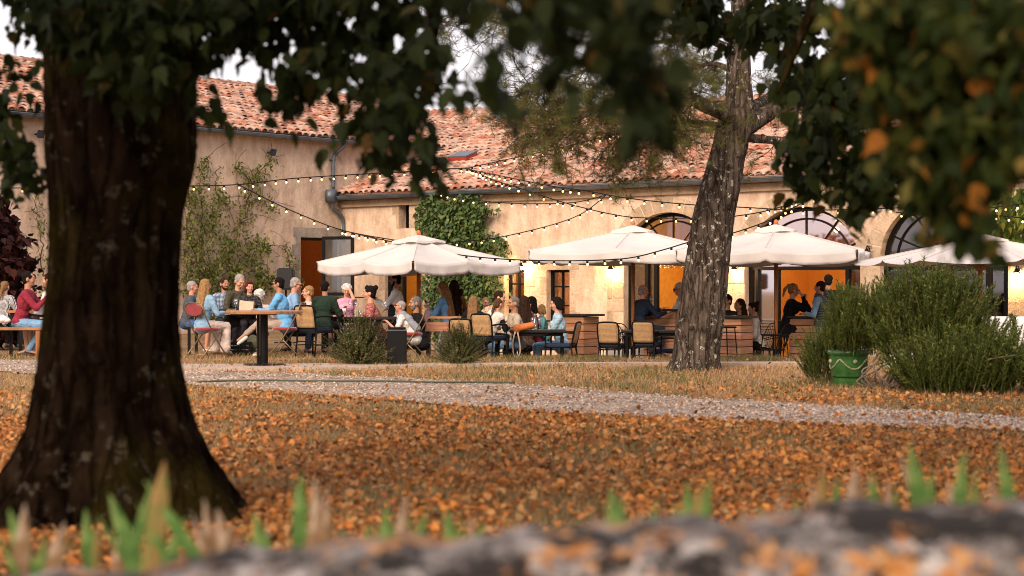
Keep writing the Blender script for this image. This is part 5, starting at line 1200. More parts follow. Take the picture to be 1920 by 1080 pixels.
def furniture():
    G1='cane back armchairs on the terrace'; G2='red folding chairs'; G3='black wire bistro chairs'; G4='tall black bar stools'
    for px,D,f,l in ((590,28.6,62,'cane armchair under the man in the dark green jumper'),(872,29.9,75,'cane armchair behind the woman in black with long hair, partly behind the bush'),(918,29.3,62,'cane armchair under the woman in the white fleece vest'),(1052,30.3,165,'empty cane armchair at the right end of the table with the carafe'),(1150,30.3,68,'left one of two empty cane armchairs before the low table beside the pine'),(1213,30.2,72,'right one of two empty cane armchairs before the low table beside the pine'),(1247,31.2,190,'empty cane armchair half hidden behind the pine trunk')):
        inst('cane',mk_cane,place(px,D),f,l,G1)
    for px,D,f,l in ((386,28.3,52,'red folding chair under the blonde woman in a denim jacket'),(538,28.5,172,'red folding chair under the man in the bright blue shirt'),(772,28.9,170,'red folding chair under the grey haired man in glasses beside the ash bin')):
        inst('fold',mk_fold,place(px,D),f,l,G2,1.0)
    for px,D,f,l in ((1142,33.0,100,'black wire chair right of the wooden bar counter'),(1172,33.6,60,'black wire chair behind the empty cane armchairs'),(1425,33.6,200,'black wire chair of the woman with dark bun'),(1450,32.8,150,'empty black wire chair by the orange doorway pole')):
        inst('wire',mk_wire,place(px,D),f,l,G3,1.05)
    for px,D,f,l in ((1356,30.4,20,'tall black stool left of the wooden counter beside the pine'),(1206,33.8,20,'tall stool under the man in the navy jacket'),(1483,33.5,0,'tall stool under the woman with a blonde ponytail'),(1277,35,180,'tall stool under the white haired woman in glasses'),(1452,31.8,40,'tall stool below the third parasol pole')):
        inst('stool',mk_stool,place(px,D),f,l,G4)
    # round pedestal table
    t=thing('pedestal_table','round brown topped pedestal table standing alone on the kerb','table',(X(495,24.9),24.9,.036)); r=.53
    MB().lathe([(r-.02,.705),(r,.712),(r,.742),(r-.008,.75),(.01,.7505)],n=48).build('tabletop',WOODTOP,t); k=MB(); k.tube([(0,0,.02),(0,0,.70)],.055,n=16); k.tube([(-.075,-.03,.02),(-.075,-.03,.7)],.022,n=8); k.build('column',BLACK,t); MB().lathe([(.285,0),(.285,.012),(.27,.02),(.02,.022)],n=36).build('base_plate',BLACK,t)
    table(500,30.2,2.6,.8,0,.75,'long black table of the group around the laughing woman',DARKTOP); t2=table(672,30.4,1.25,.8,0,.74,'black table of the woman in pink and the woman in the red blouse')
    t3=table(1008,30.5,.95,.75,0,.72,'small black table with carafe, glasses and the orange bag'); table(1222,30.4,1.0,.7,0,.70,'empty low black table left of the pine trunk')
    # bench + table at far left
    t=thing('wooden_bench','long wooden bench at the left frame edge under the man in maroon','bench',place(20,28.6)); MB().box((-.3,0,.455),(1.7,.34,.045),bev=.006).build('seat',WOODTOP,t)
    for x in (.47,-1.0): MB().box((x,0,.215),(.07,.30,.43)).build('leg',POLE,t)
    table(75,29.2,.9,.7,0,.74,'wooden table between the man in maroon and the big trunk',WOODTOP)
    t=thing('dark_cabinet','small dark cabinet against the orange wall inside the arch','cabinet',(A0+U2*tpx(1466,U2)+N2*2.2+Vector((0,0,-.48))),math.atan2(U2.y,U2.x)); MB().box((0,0,.75),(.55,.4,1.5),bev=.01).build('body',BLACK,t)
    for x in (-.135,.135): MB().box((x,-.21,.75),(.25,.02,1.4),bev=.004).build('door',mat('cabinet_brown',(.04,.02,.012),.5),t)
    # picnic style counter
    t=thing('plank_table','high dark plank table before the ivy','table',place(832,31.8)); 
    for i in range(2): MB().box((0,-.15+.3*i,1.06),(.62,.27,.04),bev=.004).build('top_board',PLANK,t)
    MB().box((0.02,-.3,.90),(.66,.03,.16)).build('front_board',PLANK,t); MB().box((.42,-.1,.98),(.5,.03,.1)).build('side_board',PLANK,t)
    for x in (-.27,.27): MB().box((x,0,.52),(.06,.5,1.04)).build('leg',mat('dark_wood',(.06,.03,.02),.7,var=.3),t)
    counter(1083,32.6,.62,.46,-40,1.13,'wooden bar counter right of the woman in pale blue'); counter(1238,34.3,.60,.5,-8,1.20,'wooden bar counter between the navy jacket man and the white haired woman')
    counter(1375,31.0,.52,.44,-35,1.02,'wooden bar counter immediately right of the pine trunk'); counter(1512,33.3,.55,.5,-20,1.08,'wooden counter between the ponytail woman and the vest man')
    # ash bin
    t=thing('ash_bin','black square ash bin column between the two wispy bushes','bin',(X(744.5,25.3),25.3,0)); MB().box((0,0,.25),(.262,.24,.5),bev=.006).build('body',mat('bin_black',(.007,.007,.007),.6,var=.2,spec=.12),t)
    MB().box((0.0,0,.507),(.26,.24,.016)).build('rim',ZINC,t); MB().box((.0,0.01,.53),(.235,.2,.04),bev=.006).build('lid',BLACK,t)
    # speaker
    t=thing('loudspeaker','black loudspeaker on a pole beside the dark doorway','loudspeaker',(X(536,36),36,0)); MB().box((0,0,1.28),(.34,.3,.44),bev=.03).build('cabinet',mat('speaker_black',(.01,.01,.012),.7),t); MB().tube([(0,0,0),(0,0,1.08)],.02).build('pole',BLACK,t); MB().lathe([(.24,0),(.24,.02),(.02,.03)],n=20).build('base',BLACK,t)
    # things on tables
    t=thing('bread_bag','beige paper bread bag standing on the long table','paper bag',P(462,585,29.2)); k=MB(); bm=[(-.11,-.08,0),(.11,-.08,0),(.11,.08,0),(-.11,.08,0),(-.10,-.07,.18),(.13,-.085,.17),(.12,.09,.16),(-.11,.08,.19),(-.08,-.04,.165),(.1,-.05,.15),(.09,.05,.145),(-.08,.05,.17)]
    k.add(bm,[(0,1,5,4),(1,2,6,5),(2,3,7,6),(3,0,4,7),(4,5,9,8),(5,6,10,9),(6,7,11,10),(7,4,8,11),(8,9,10,11),(3,2,1,0)]); k.build('bag_side',mat('paper',(.62,.46,.33),.8,var=.12,bump=.01,bscale=12),t)
    wineglass(P(442,584,29.1),'wine glass left of the paper bread bag'); wineglass(P(722-100,586,29.9),'wine glass in front of the man in dark green'); wineglass(P(722,588,30.1),'wine glass at the right before the red blouse',None)
    wineglass(P(657,588,30.0),'empty wine glass before the woman in pink'); wineglass(P(668,588,30.2),'second wine glass before the woman in pink'); wineglass(Vector((X(999,30.6),30.6,g(X(1008,30.5),30.5)+.722)),'wine glass left of the carafe'); wineglass(Vector((X(1012,30.55),30.55,g(X(1008,30.5),30.5)+.722)),'wine glass right of the carafe'); wineglass(P(1222,576,34.2),'wine glass on the counter before the navy jacket man')
    t=thing('water_tumbler','short water glass before the woman in pink','tumbler',P(675,591,29.95)); MB().lathe([(.03,0),(.036,.09),(.033,.09),(.027,.01)],n=14).build('cup',GLASS,t,smooth=True)
    t=thing('candle_glass','small white candle glass before the woman in pink','candle',P(645,588,29.9)); MB().lathe([(.032,0),(.035,.085),(.02,.085),(.018,.06)],n=14).build('cup',mat('white_wax',(.75,.70,.65),.5),t,smooth=True)
    t=thing('plate_of_food','plate with bread and food before the blonde woman','plate',P(428,586,29.0)); MB().lathe([(.07,0),(.13,.015),(.128,.02),(.06,.008)],n=24).build('dish',mat('board',(.25,.12,.05),.6),t); k=MB()
    for i in range(6): k.ell((random.gauss(0,.04),random.gauss(0,.03),.03),(.035,.025,.02),n=8,m=5)
    k.build('food',mat('food',(.35,.18,.07),.7,var=.5,vscale=40),t)
    t=thing('water_carafe','clear glass water carafe on the small black table','carafe',Vector((X(1003,30.4),30.4,g(X(1008,30.5),30.5)+.722))); MB().lathe([(.04,0),(.046,.02),(.046,.13),(.022,.18),(.02,.25),(.028,.27),(.025,.27),(.018,.24),(.042,.12),(.04,.01)],n=16).build('body',GLASS,t,smooth=True)
    t=thing('orange_bag','rust orange handbag with a cream strap hanging off the table corner','handbag',Vector((X(984,30.1),30.1,g(X(1008,30.5),30.5)+.775))); k=MB(); k.cone((-.13,0,-.02),(.12,0,.03),.065,.055); k.ell((-.14,0,-.03),(.07,.06,.08)); k.build('pouch',mat('suede',(.42,.13,.03),.8,var=.3,bump=.005),t,smooth=True)
    k=MB(); pts=smooth_pts([(-.16,-.04,-.08),(-.20,-.05,-.25),(-.19,-.05,-.45),(-.13,-.05,-.50),(-.08,-.05,-.42),(-.09,-.05,-.25),(-.12,-.05,-.09)],5)
    k.tube(pts,.014,n=6); k.build('strap',mat('strap_cream',(.55,.42,.34),.8),t,smooth=True)
    t=thing('menu_paper','white paper menu on the table before the blonde woman','menu',P(421,590,28.9)+Vector((0,0,0)),.3); MB().box((0,0,.003),(.14,.2,.004)).build('sheet',mat('paper_white',(.75,.73,.72),.7),t)
    t=thing('white_bag','white cloth bag lying on the bench at the left edge','bag',P(5,603,28.6)); k=MB(); k.ell((0,0,.04),(.09,.08,.06)); k.ell((.06,.0,.02),(.07,.06,.04)); k.build('sack',mat('paper_white',(.75,.73,.72),.7),t,smooth=True)
    t=thing('tote_bag','olive green bag hanging under the long table','bag',P(474,640,29.4)); k=MB(); k.ell((0,0,-.02),(.10,.05,.13)); k.tube(smooth_pts([(-.08,0,.07),(-.05,0,.22),(.05,0,.22),(.08,0,.07)],4),.008,n=5); k.build('sack',mat('olive_cloth',(.10,.10,.06),.9,var=.3,bump=.01,bscale=10),t,smooth=True)
    t=thing('crate','black slatted crate under the long table','crate',place(449,29.3,0)); k=MB(); k.box((0,0,.02),(.38,.28,.03))
    for z in (.06,.13,.20): 
        for y in (-.14,.14): k.box((0,y,z),(.38,.015,.045))
        for x in (-.19,.19): k.box((x,0,z),(.015,.28,.045))
    for x in (-.19,0,.19):
        for y in (-.13,.13): k.box((x,y,.12),(.03,.03,.22))
    k.build('slats',BLACK,t)
    t=thing('wall_shelf','thin dark shelf table behind the group by the windows','table',place(1014,34)); MB().box((0,0,.98),(.36,.4,.025)).build('tabletop',DARKTOP,t); MB().tube([(0,0,0),(0,0,.97)],.025).build('column',BLACK,t)
    # white covered buffet and menu boards at right
    WC=mat('white_cloth',(.72,.70,.69),.8,var=.05,bump=.02,bscale=4)
    t=thing('buffet_table','long table with white cloth seen through the rosemary','table',place(1800,24.5),R(-6)); MB().box((0,0,.36),(2.0,.7,.70),bev=.02).build('tablecloth',WC,t)
    for x in (-.95,.95): MB().box((x,0,.02),(.05,.6,.04)).build('leg',BLACK,t)
    for px,w,l in ((1880,.34,'white menu board right of the biggest rosemary'),(1916,.26,'white menu board cut by the right frame edge')):
        D=23.5; t=thing('menu_board',l,'menu board',(X(px,D),D,0),0,'white menu boards'); z1=CAMZ-(600-540)/F*D; z0=CAMZ-(668-540)/F*D
        MB().box((0,0,(z0+z1)/2),(w,.02,z1-z0)).build('board',mat('paper_white',(.75,.73,.72),.7),t); k=MB(); k.tube([(-w/2,.02,0),(-w/2,.02,z1+.03)],.012,n=6); k.tube([(w/2,.02,0),(w/2,.02,z1+.03)],.012,n=6); k.lathe([(.03,0),(.03,.03),(.001,.06)],c=(-w/2,.02,z1+.03),n=6); k.build('frame',BLACK,t); k=MB()
        for i in range(9):
            for c in (-1,1): k.box((c*w*.2,-.0115,z1-.04-i*.045),(w*(.22+.1*math.sin(i*3+c)),.002,.006))
        k.build('lettering',mat('ink',(.15,.14,.14),.7),t)
    # small step / white riser behind chairs
    t=thing('low_white_step','low pale stone step behind the empty cane armchairs','step',place(1190,34.6)); MB().box((0,0,.22),(1.1,.4,.42),bev=.01).build('block',mat('pale_stone',(.55,.50,.46),.8,var=.1),t)
# ================================================================= PEOPLE
SK=dict(light=mat('skin_light',(.52,.27,.17),.5,var=.08,vscale=12),tan=mat('skin_tan',(.36,.17,.095),.5,var=.08,vscale=12),red=mat('skin_ruddy',(.50,.22,.14),.5,var=.1,vscale=12))
EYEW=mat('eye_white',(.6,.58,.55),.3); DARKE=mat('dark_eye',(.02,.012,.01),.3); LIP=mat('lip',(.38,.10,.08),.5)
def hairm(n,c,c2): return mat('hair_'+n,c,.75,var=.3,vscale=30,col2=c2,stretch=(6,6,.7),bump=.0025,bscale=30,spec=.05)
HR=dict(black=hairm('black',(.006,.0045,.004),(.016,.012,.010)),brown=hairm('brown',(.05,.025,.013),(.12,.06,.03)),dbrown=hairm('dark_brown',(.016,.009,.006),(.045,.022,.013)),blonde=hairm('blonde',(.17,.085,.03),(.42,.25,.11)),grey=hairm('grey',(.20,.18,.165),(.42,.38,.36)),white=hairm('white',(.50,.47,.44),(.74,.70,.67)),red=hairm('dark_red',(.05,.012,.01),(.12,.03,.02)),salt=hairm('salt',(.08,.07,.065),(.22,.20,.18)),ombre=hairm('ombre',(.10,.05,.025),(.33,.18,.08)))
def cloth(n,c,**k): return mat('cloth_'+n,c,.88,var=.16,vscale=9,bump=.012,bscale=9,spec=.15,**k)
def pattern(n,kind,c1,c2,c3=None,sc=20):
    if n in MATS: return MATS[n]
    m,N,L,b,o=nodes(n); v=mapv(N,L)
    if kind=='check':
        outs=[]
        for ax in ('X','Z'):
            w=N.new('ShaderNodeTexWave'); w.bands_direction=ax; w.inputs['Scale'].default_value=sc; L.new(v,w.inputs['Vector']); outs.append(ramp(N,L,w.outputs['Fac'],[(.4,(0,0,0)),(.55,(1,1,1))]))
        c=mixc(N,L,outs[0],c1,c2); c=mixc(N,L,outs[1],c,mixc(N,L,.55,c2,c3)) if True else c
    elif kind=='stripe':
        w=N.new('ShaderNodeTexWave'); w.bands_direction='X'; w.inputs['Scale'].default_value=sc; L.new(v,w.inputs['Vector']); c=mixc(N,L,ramp(N,L,w.outputs['Fac'],[(.35,(0,0,0)),(.5,(1,1,1))]),c1,c2)
    elif kind=='spots':
        w=N.new('ShaderNodeTexVoronoi'); w.inputs['Scale'].default_value=sc; L.new(v,w.inputs['Vector']); c=mixc(N,L,ramp(N,L,w.outputs['Distance'],[(.38,(0,0,0)),(.5,(1,1,1))]),c2,c1)
    elif kind=='floral':
        f=noise(N,L,v,sc,4,.6); c=ramp(N,L,f,[(.36,c1),(.45,c2),(.5,c3),(.56,c1),(.66,c2)])
    elif kind=='quilt':
        w=N.new('ShaderNodeTexWave'); w.bands_direction='Z'; w.inputs['Scale'].default_value=sc; w.inputs['Distortion'].default_value=.6; L.new(v,w.inputs['Vector']); c=mixc(N,L,ramp(N,L,w.outputs['Fac'],[(.02,(1,1,1)),(.25,(0,0,0))]),c1,c2); bumpn(N,L,b,w.outputs['Fac'],.02)
    L.new(c,b.inputs['Base Color']); b.inputs['Roughness'].default_value=.85; b.inputs['Specular IOR Level'].default_value=.2; return m
JOBS=[]
def body_obj(name,k,matr,parent,vox,extra=None,wr=0,world=False):
    me=k.mesh(name); o=bpy.data.objects.new(name,me); COL.objects.link(o); o.parent=parent
    r=o.modifiers.new('r','REMESH'); r.mode='VOXEL'; r.voxel_size=vox; s=o.modifiers.new('s','SMOOTH'); s.factor=.5; s.iterations=3
    JOBS.append((o,matr,extra,wr)); return o
def bake_jobs():
    bpy.context.view_layer.update(); dg=bpy.context.evaluated_depsgraph_get(); done=[]
    for (o,m,extra,wr) in JOBS: done.append(bpy.data.meshes.new_from_object(o.evaluated_get(dg)))
    for (o,m,extra,wr),me in zip(JOBS,done):
        o.modifiers.clear(); 
        if wr:
            n=len(me.vertices); co=np.empty(n*3,np.float32); me.vertices.foreach_get('co',co); co=co.reshape(-1,3); no=np.empty(n*3,np.float32); me.vertices.foreach_get('normal',no); no=no.reshape(-1,3)
            x,y,z=co.T; s=hash(o.name)%7
            d=np.sin(x*31+9*np.sin(z*13+s)+y*17)*np.sin(z*37+7*np.sin(x*11+y*9+s))+.6*np.sin(x*70+z*55+5*np.sin(y*40))
            co+=no*(d*wr)[:,None]; me.vertices.foreach_set('co',co.ravel())
        ms=m if isinstance(m,list) else [m]
        if extra is not None:
            bm=bmesh.new(); bm.from_mesh(me); e=extra.mesh('e'); bm.from_mesh(e); bm.to_mesh(me); bm.free()
        me.materials.clear()
        for q in ms: me.materials.append(q)
        me.polygons.foreach_set('use_smooth',[True]*len(me.polygons)); old=o.data; o.data=me; me.name=o.name; bpy.data.meshes.remove(old)
def ik(s,w,a,b,pole):
    d=w-s; L=d.length; mx=(a+b)*.985
    if L>mx: w=s+d*(mx/L); d=w-s; L=mx
    t=d/L; x=(a*a-b*b+L*L)/(2*L); h=math.sqrt(max(a*a-x*x,1e-6)); p=pole-t*pole.dot(t); p=p.normalized() if p.length>1e-5 else t.orthogonal().normalized()
    return s+t*x+p*h,w
def person(px,py,D,face,label,skin='light',hair=('short','brown'),top=None,sleeve='long',bottom=None,leg='long',shoes=None,pose='sit',seat=.45,lean=8,side=0,hy=0,hp=0,hands=None,fem=False,beard=None,glasses=False,extra=(),group=None,sc=None,legs=None,hold=None,quick=False):
    top=top or cloth('white',(.62,.60,.58)); bottom=bottom or cloth('dark',(.02,.02,.025)); skm=SK[skin]; shoes=shoes or mat('shoe_dark',(.02,.018,.017),.5)
    hd=P(px,py,D); la=R(lean); sa=R(side); sd=Vector((math.sin(sa),math.sin(la)*math.cos(sa),math.cos(la)*math.cos(sa))).normalized()
    hl=R(lean*.35+hp*.5); hdv=Vector((math.sin(sa)*.5,math.sin(hl),math.cos(hl))).normalized()
    T=.50*sd+.30*hdv; pel0=.09 if pose=='sit' else .93
    yaw=R(face-90); ca,sa_=math.cos(yaw),math.sin(yaw)
    xr,yr=hd.x,D
    S=sc or 1.0
    for _ in range(3):
        off=T*S; zg=g(xr,yr)
        if not sc: S=(hd.z-zg-(seat if pose=='sit' else 0))/(T.z+pel0); S=max(.80,min(1.10,S))
        off=T*S; xr=hd.x-(off.x*ca-off.y*sa_); yr=D-(off.x*sa_+off.y*ca)
    zg=g(xr,yr); pz=hd.z-zg-T.z*S   # pelvis height above ground
    want=(seat if pose=='sit' else 0)+pel0*S
    if abs(pz-want)>.07: print('person',px,py,'S %.2f pelvis %.2f want %.2f'%(S,pz,want))
    t=thing('person',label,'person',(xr,yr,zg),yaw,group)
    pel=Vector((0,0,pz)); chest=pel+sd*.30*S; neck=pel+sd*.50*S; fwd=Vector((0,1,0)); fw=(fwd-sd*fwd.dot(sd)).normalized(); rt=sd.cross(fw)*-1; rt=fw.cross(sd)
    M=Matrix((rt,fw,sd)).transposed()
    sw=(.152 if fem else .178)*S; hwid=(.105 if fem else .09)*S
    hM=Matrix.Rotation(-R(hy),3,'Z')@Matrix.Rotation(-R(hp)-la*.35,3,'X')
    hc=neck+hdv*.185*S
    H=lambda x,y,z: hc+hM@(Vector((x,y,z))*S)
    sh=[neck-sd*.055*S+rt*s*sw for s in (-1,1)]
    hands=hands or ((-.16,.30,-.12),(.16,.30,-.12))
    arms=[]
    for i,s in enumerate((-1,1)):
        hx=hands[i]; w=chest+Vector(hx)*S; el,w=ik(sh[i],w,.285*S,.255*S,Vector((s*.55,-.35,-.9)) if hx[2]<.15 else Vector((s*.3,.9,-.8))); arms.append((sh[i],el,w))
    # legs
    if pose=='sit':
        L=[]
        for i,s in enumerate((-1,1)):
            hp_=pel+Vector((s*hwid*.85,.0,-.01)); kn=hp_+Vector((s*.05,.42,.0))*S; kn.z=max(pz-.03*S,.12); an=Vector((kn.x,kn.y-.04,.09*S)); 
            if (kn-an).length>.46*S: an=kn+(an-kn).normalized()*.44*S
            L.append([hp_,kn,an,Vector((0,1,0))])
        if legs=='cross': 
            h0=L[1][0]; kn=h0+Vector((-.04,.40,.07))*S; an=kn+Vector((-.16,.28,-.26))*S; L[1]=[h0,kn,an,Vector((-.2,.6,-.5)).normalized()]
        if legs=='side':
            for q in L: q[2]=q[2]+Vector((0,-.25,0))
    else:
        L=[]
        for i,s in enumerate((-1,1)):
            hp_=pel+Vector((s*hwid*.85,0,-.04*S)); an=Vector((s*.11*S,(.05 if s>0 else -.06)-(.12 if lean>30 else 0),.09)); kn,an=ik(hp_,an,.44*S,max(.42*S,(hp_-an).length-.44*S+.01),Vector((0,1,0))); L.append([hp_,kn,an,Vector((0,1,0))])
    k=MB()
    def torso(k,e,lowcut=False,hip=True):
        f=.9 if fem else 1
        if hip: k.ell(pel+Vector((0,-.01,.0)),((.165 if fem else .155)*S+e,.118*S+e,.11*S+e),M)
        k.ell(pel+sd*.13*S,(.138*S*f+e,.105*S*f+e,.13*S+e),M); k.ell(chest+sd*.03*S,(.165*S*f+e,.118*S*f+e,.17*S+e),M)
        k.cone(sh[0]+rt*.03*S,sh[1]-rt*.03*S,.062*S+e,.062*S+e)
        k.ell(neck-sd*.03*S,(.10*S+e,.07*S+e,.055*S+e),M)
        if fem:
            for s in (-1,1): k.ell(chest+sd*.05*S+fw*.085*S+rt*s*.068*S,(.062*S+e,.055*S+e,.06*S+e),M)
    torso(k,0)
    k.cone(neck-sd*.03*S,H(0,-.015,-.05),.056*S,.05*S)
    for (a,e,w) in arms:
        k.cone(a,e,.05*S,.038*S); k.cone(e,w,.038*S,.026*S); d=(w-e).normalized(); 
        side_=d.cross(Vector((0,0,1))); side_=side_.normalized() if side_.length>.1 else Vector((1,0,0)); up=side_.cross(d)
        pc=w+d*.045*S; HM=Matrix((side_,d,up)).transposed(); k.ell(pc,(.040*S,.05*S,.018*S),HM)
        for j in range(4):
            o_=side_*((j-1.5)*.021*S); ln=(.036,.043,.041,.032)[j]*S; a0=w+d*.085*S+o_; a1=a0+(d*.9-up*.35)*ln; a2=a1+(d*.45-up*.8)*ln*.85; k.cone(a0,a1,.0095*S,.009*S,n=6); k.cone(a1,a2,.009*S,.008*S,n=6)
        sg=1 if a is arms[0][0] else -1
        a0=w+d*.03*S+side_*.032*S*sg; a1=a0+(side_*sg*.7+d*.7-up*.2)*.036*S; a2=a1+(d*.9-up*.4+side_*sg*.1)*.028*S; k.cone(a0,a1,.012*S,.010*S,n=6); k.cone(a1,a2,.010*S,.008*S,n=6)
    for (h_,kn,an,fd) in L: k.cone(h_,kn,.078*S,.052*S); k.cone(kn,an,.050*S,.034*S); k.ell(kn.lerp(an,.3)-Vector((0,.015,0)),(.045*S,.045*S,.09*S)); k.cone(an,an+fd*.13*S-Vector((0,0,.04*S)) if fd.z>-.3 else an+fd*.14*S,.034*S,.026*S)
    # head
    k.ell(H(0,-.012,.03),(.074*S,.092*S,.084*S),hM); k.ell(H(0,.025,-.02),(.061*S,.062*S,.082*S),hM); k.ell(H(0,.04,-.078),(.040*S,.042*S,.032*S),hM)
    k.cone(H(0,.082,.012),H(0,.108,-.028),.010*S,.015*S,n=8); k.ell(H(0,.08,.028),(.05*S,.014*S,.012*S),hM)
    for s in (-1,1): k.ell(H(s*.078,-.008,-.012),(.012*S,.024*S,.034*S),hM); k.ell(H(s*.035,.062,-.03),(.025*S,.022*S,.025*S),hM)
    ex=MB(); 
    for s in (-1,1):
        ex.mi=1; ex.ell(H(s*.031,.079,.006),(.0145*S,.009*S,.0095*S),hM,n=8,m=6); ex.mi=2; ex.ell(H(s*.031,.0865,.006),(.0075*S,.004*S,.0080*S),hM,n=8,m=5)
        ex.tube([H(s*.014,.094,.026),H(s*.032,.092,.032),H(s*.05,.082,.026)],.0038*S,n=5)
    ex.mi=3; ex.ell(H(0,.0825,-.060),(.025*S,.010*S,.0085*S),hM,n=10,m=6)
    if 'smile' in extra: ex.mi=1; ex.ell(H(0,.090,-.058),(.020*S,.006*S,.0055*S),hM,n=10,m=6)
    b=body_obj('body',k,[skm,EYEW,DARKE,LIP],t,.0105,extra=ex)
    # clothes
    k=MB(); e=.014; torso(k,e)
    if sleeve!='none':
        for (a,el,w) in arms:
            if sleeve=='short': k.cone(a,a.lerp(el,.62),.064*S,.056*S)
            elif sleeve=='three': k.cone(a,el,.064*S,.05*S); k.cone(el,el.lerp(w,.3),.05*S,.048*S)
            else: k.cone(a,el,.064*S,.050*S); k.cone(el,el.lerp(w,.93),.050*S,.037*S)
    if 'collar' in extra: k.lathe([(.066*S,-.01),(.062*S,.035*S),(.05*S,.03*S)],c=neck-sd*.0*S,n=14)
    if 'coat' in extra or 'long_top' in extra: k.ell(pel-Vector((0,.01,.04)),(.185*S,.14*S,.13*S))
    sl=top
    body_obj('shirt',k,sl,t,.0125,wr=.0042)
    k=MB(); k.ell(pel+Vector((0,-.012,-.015)),((.178 if fem else .168)*S,.128*S,.105*S))
    for (h_,kn,an,fd) in L:
        if leg=='short': k.cone(h_,h_.lerp(kn,.85),.092*S,.072*S)
        elif leg=='wide': k.cone(h_,kn,.092*S,.072*S); k.cone(kn,kn.lerp(an,.92),.072*S,.095*S)
        elif leg=='crop': k.cone(h_,kn,.090*S,.064*S); k.cone(kn,kn.lerp(an,.7),.062*S,.052*S)
        else: k.cone(h_,kn,.090*S,.064*S); k.cone(kn,kn.lerp(an,.93),.062*S,.05*S)
    body_obj('trousers' if leg!='short' else 'shorts',k,bottom,t,.0135,wr=.004)
    for (h_,kn,an,fd) in L:
        k=MB(); q=fd if fd.z<-.3 else (fd-Vector((0,0,.12))).normalized(); a=an+Vector((0,-.03,-.035))*S; k.cone(a,a+q*.09*S,.038*S,.036*S); k.cone(a+q*.06*S,a+q*.17*S,.038*S,.028*S)
        body_obj('shoe',k,shoes,t,.012)
    # hair
    st,hcol=hair; hm=HR[hcol]; k=MB()
    if st=='thin': k.ell(H(0,-.026,.020),(.079*S,.086*S,.074*S),hM)
    elif st=='curly':
        k.ell(H(0,-.022,.045),(.092*S,.098*S,.088*S),hM)
        for i in range(26):
            a=random.random()*6.28; zz=random.uniform(-.06,.12); rr=math.sqrt(max(0,1-((zz-.03)/.1)**2)); y=-.02+.092*math.sin(a)*rr
            if y>.05 and zz<.06: continue
            k.ell(H(.088*math.cos(a)*rr,y,zz),(.026*S,.026*S,.024*S),n=8,m=6)
    else: k.ell(H(0,-.020,.036),(.083*S,.095*S,.087*S),hM)
    k.ell(H(0,-.045,-.02),(.070*S,.06*S,.07*S),hM)
    if st in('bob','medium','long','wavy'):
        dz={'bob':-.09,'medium':-.15,'long':-.2,'wavy':-.2}[st]
        for s in (-1,1): k.cone(H(s*.072,-.012,.03),H(s*.08,-.01,dz*.75),.026*S,.03*S); k.cone(H(s*.05,-.06,.0),H(s*.06,-.07,dz),.04*S,.035*S)
        k.cone(H(0,-.07,.0),H(0,-.085,dz),.045*S,.04*S)
        k.cone(H(-.03,.062,.088),H(.03,.062,.085),.022*S,.022*S) if 'fringe' in extra else None
    if st in('long','wavy'):
        bk=neck-fw*.125*S; hl_=.30 if 'verylong' not in extra else .40
        for x in (-.075,-.03,.03,.075): k.cone(H(x*.8,-.075,-.10),bk+rt*x*1.1*S-sd*hl_*S*random.uniform(.82,1.),.036*S,.020*S)
        for s in (-1,1): k.cone(H(s*.08,-.01,-.12),bk+rt*s*.10*S-sd*hl_*.8*S+fw*.05*S,.028*S,.015*S)
        if st=='wavy':
            for i in range(16): k.ell(bk+rt*random.uniform(-.12,.12)*S-sd*random.uniform(-.1,hl_)*S-fw*.01,(.04*S,.035*S,.045*S),n=8,m=6)
    if st=='bun': k.ell(H(0,-.10,.09),(.042*S,.040*S,.042*S),hM); k.cone(H(0,.06,.08),H(.0,.04,.1),.022*S,.03*S)
    if st=='pony': k.ell(H(0,-.10,.07),(.03*S,.03*S,.03*S)); k.cone(H(0,-.11,.07),H(.0,-.165,-.02),.026*S,.030*S); k.cone(H(0,-.165,-.02),H(.0,-.17,-.16),.030*S,.012*S)
    if st=='lowpony': k.cone(H(0,-.09,.0),H(.0,-.14,-.12),.04*S,.035*S); k.cone(H(0,-.14,-.12),H(0,-.17,-.27),.035*S,.012*S)
    body_obj('hair',k,hm,t,.011,wr=.003 if st!='curly' else .006)
    if beard:
        k=MB(); k.ell(H(0,.036,-.083),(.047*S,.046*S,.036*S),hM); 
        for s in (-1,1): k.cone(H(s*.055,.02,-.02),H(s*.045,.03,-.07),.016*S,.02*S)
        k.cone(H(-.025,.087,-.046),H(.025,.087,-.046),.007*S,.007*S); body_obj('beard',k,HR[beard],t,.009,wr=.002)
    if glasses:
        k=MB()
        for s in (-1,1): k.tube([H(s*.034+.025*math.cos(i*PI/6),.098,.004+.018*math.sin(i*PI/6)) for i in range(12)],.0035*S,n=4,closed=True); k.tube([H(s*.06,.095,.008),H(s*.082,.0,.01)],.003*S,n=4)
        k.tube([H(-.01,.1,.008),H(.01,.1,.008)],.003*S,n=4); k.build('glasses',BLACK,t)
    info=dict(t=t,H=H,arms=arms,neck=neck,chest=chest,pel=pel,sd=sd,fw=fw,rt=rt,S=S,M=M,L=L)
    return info
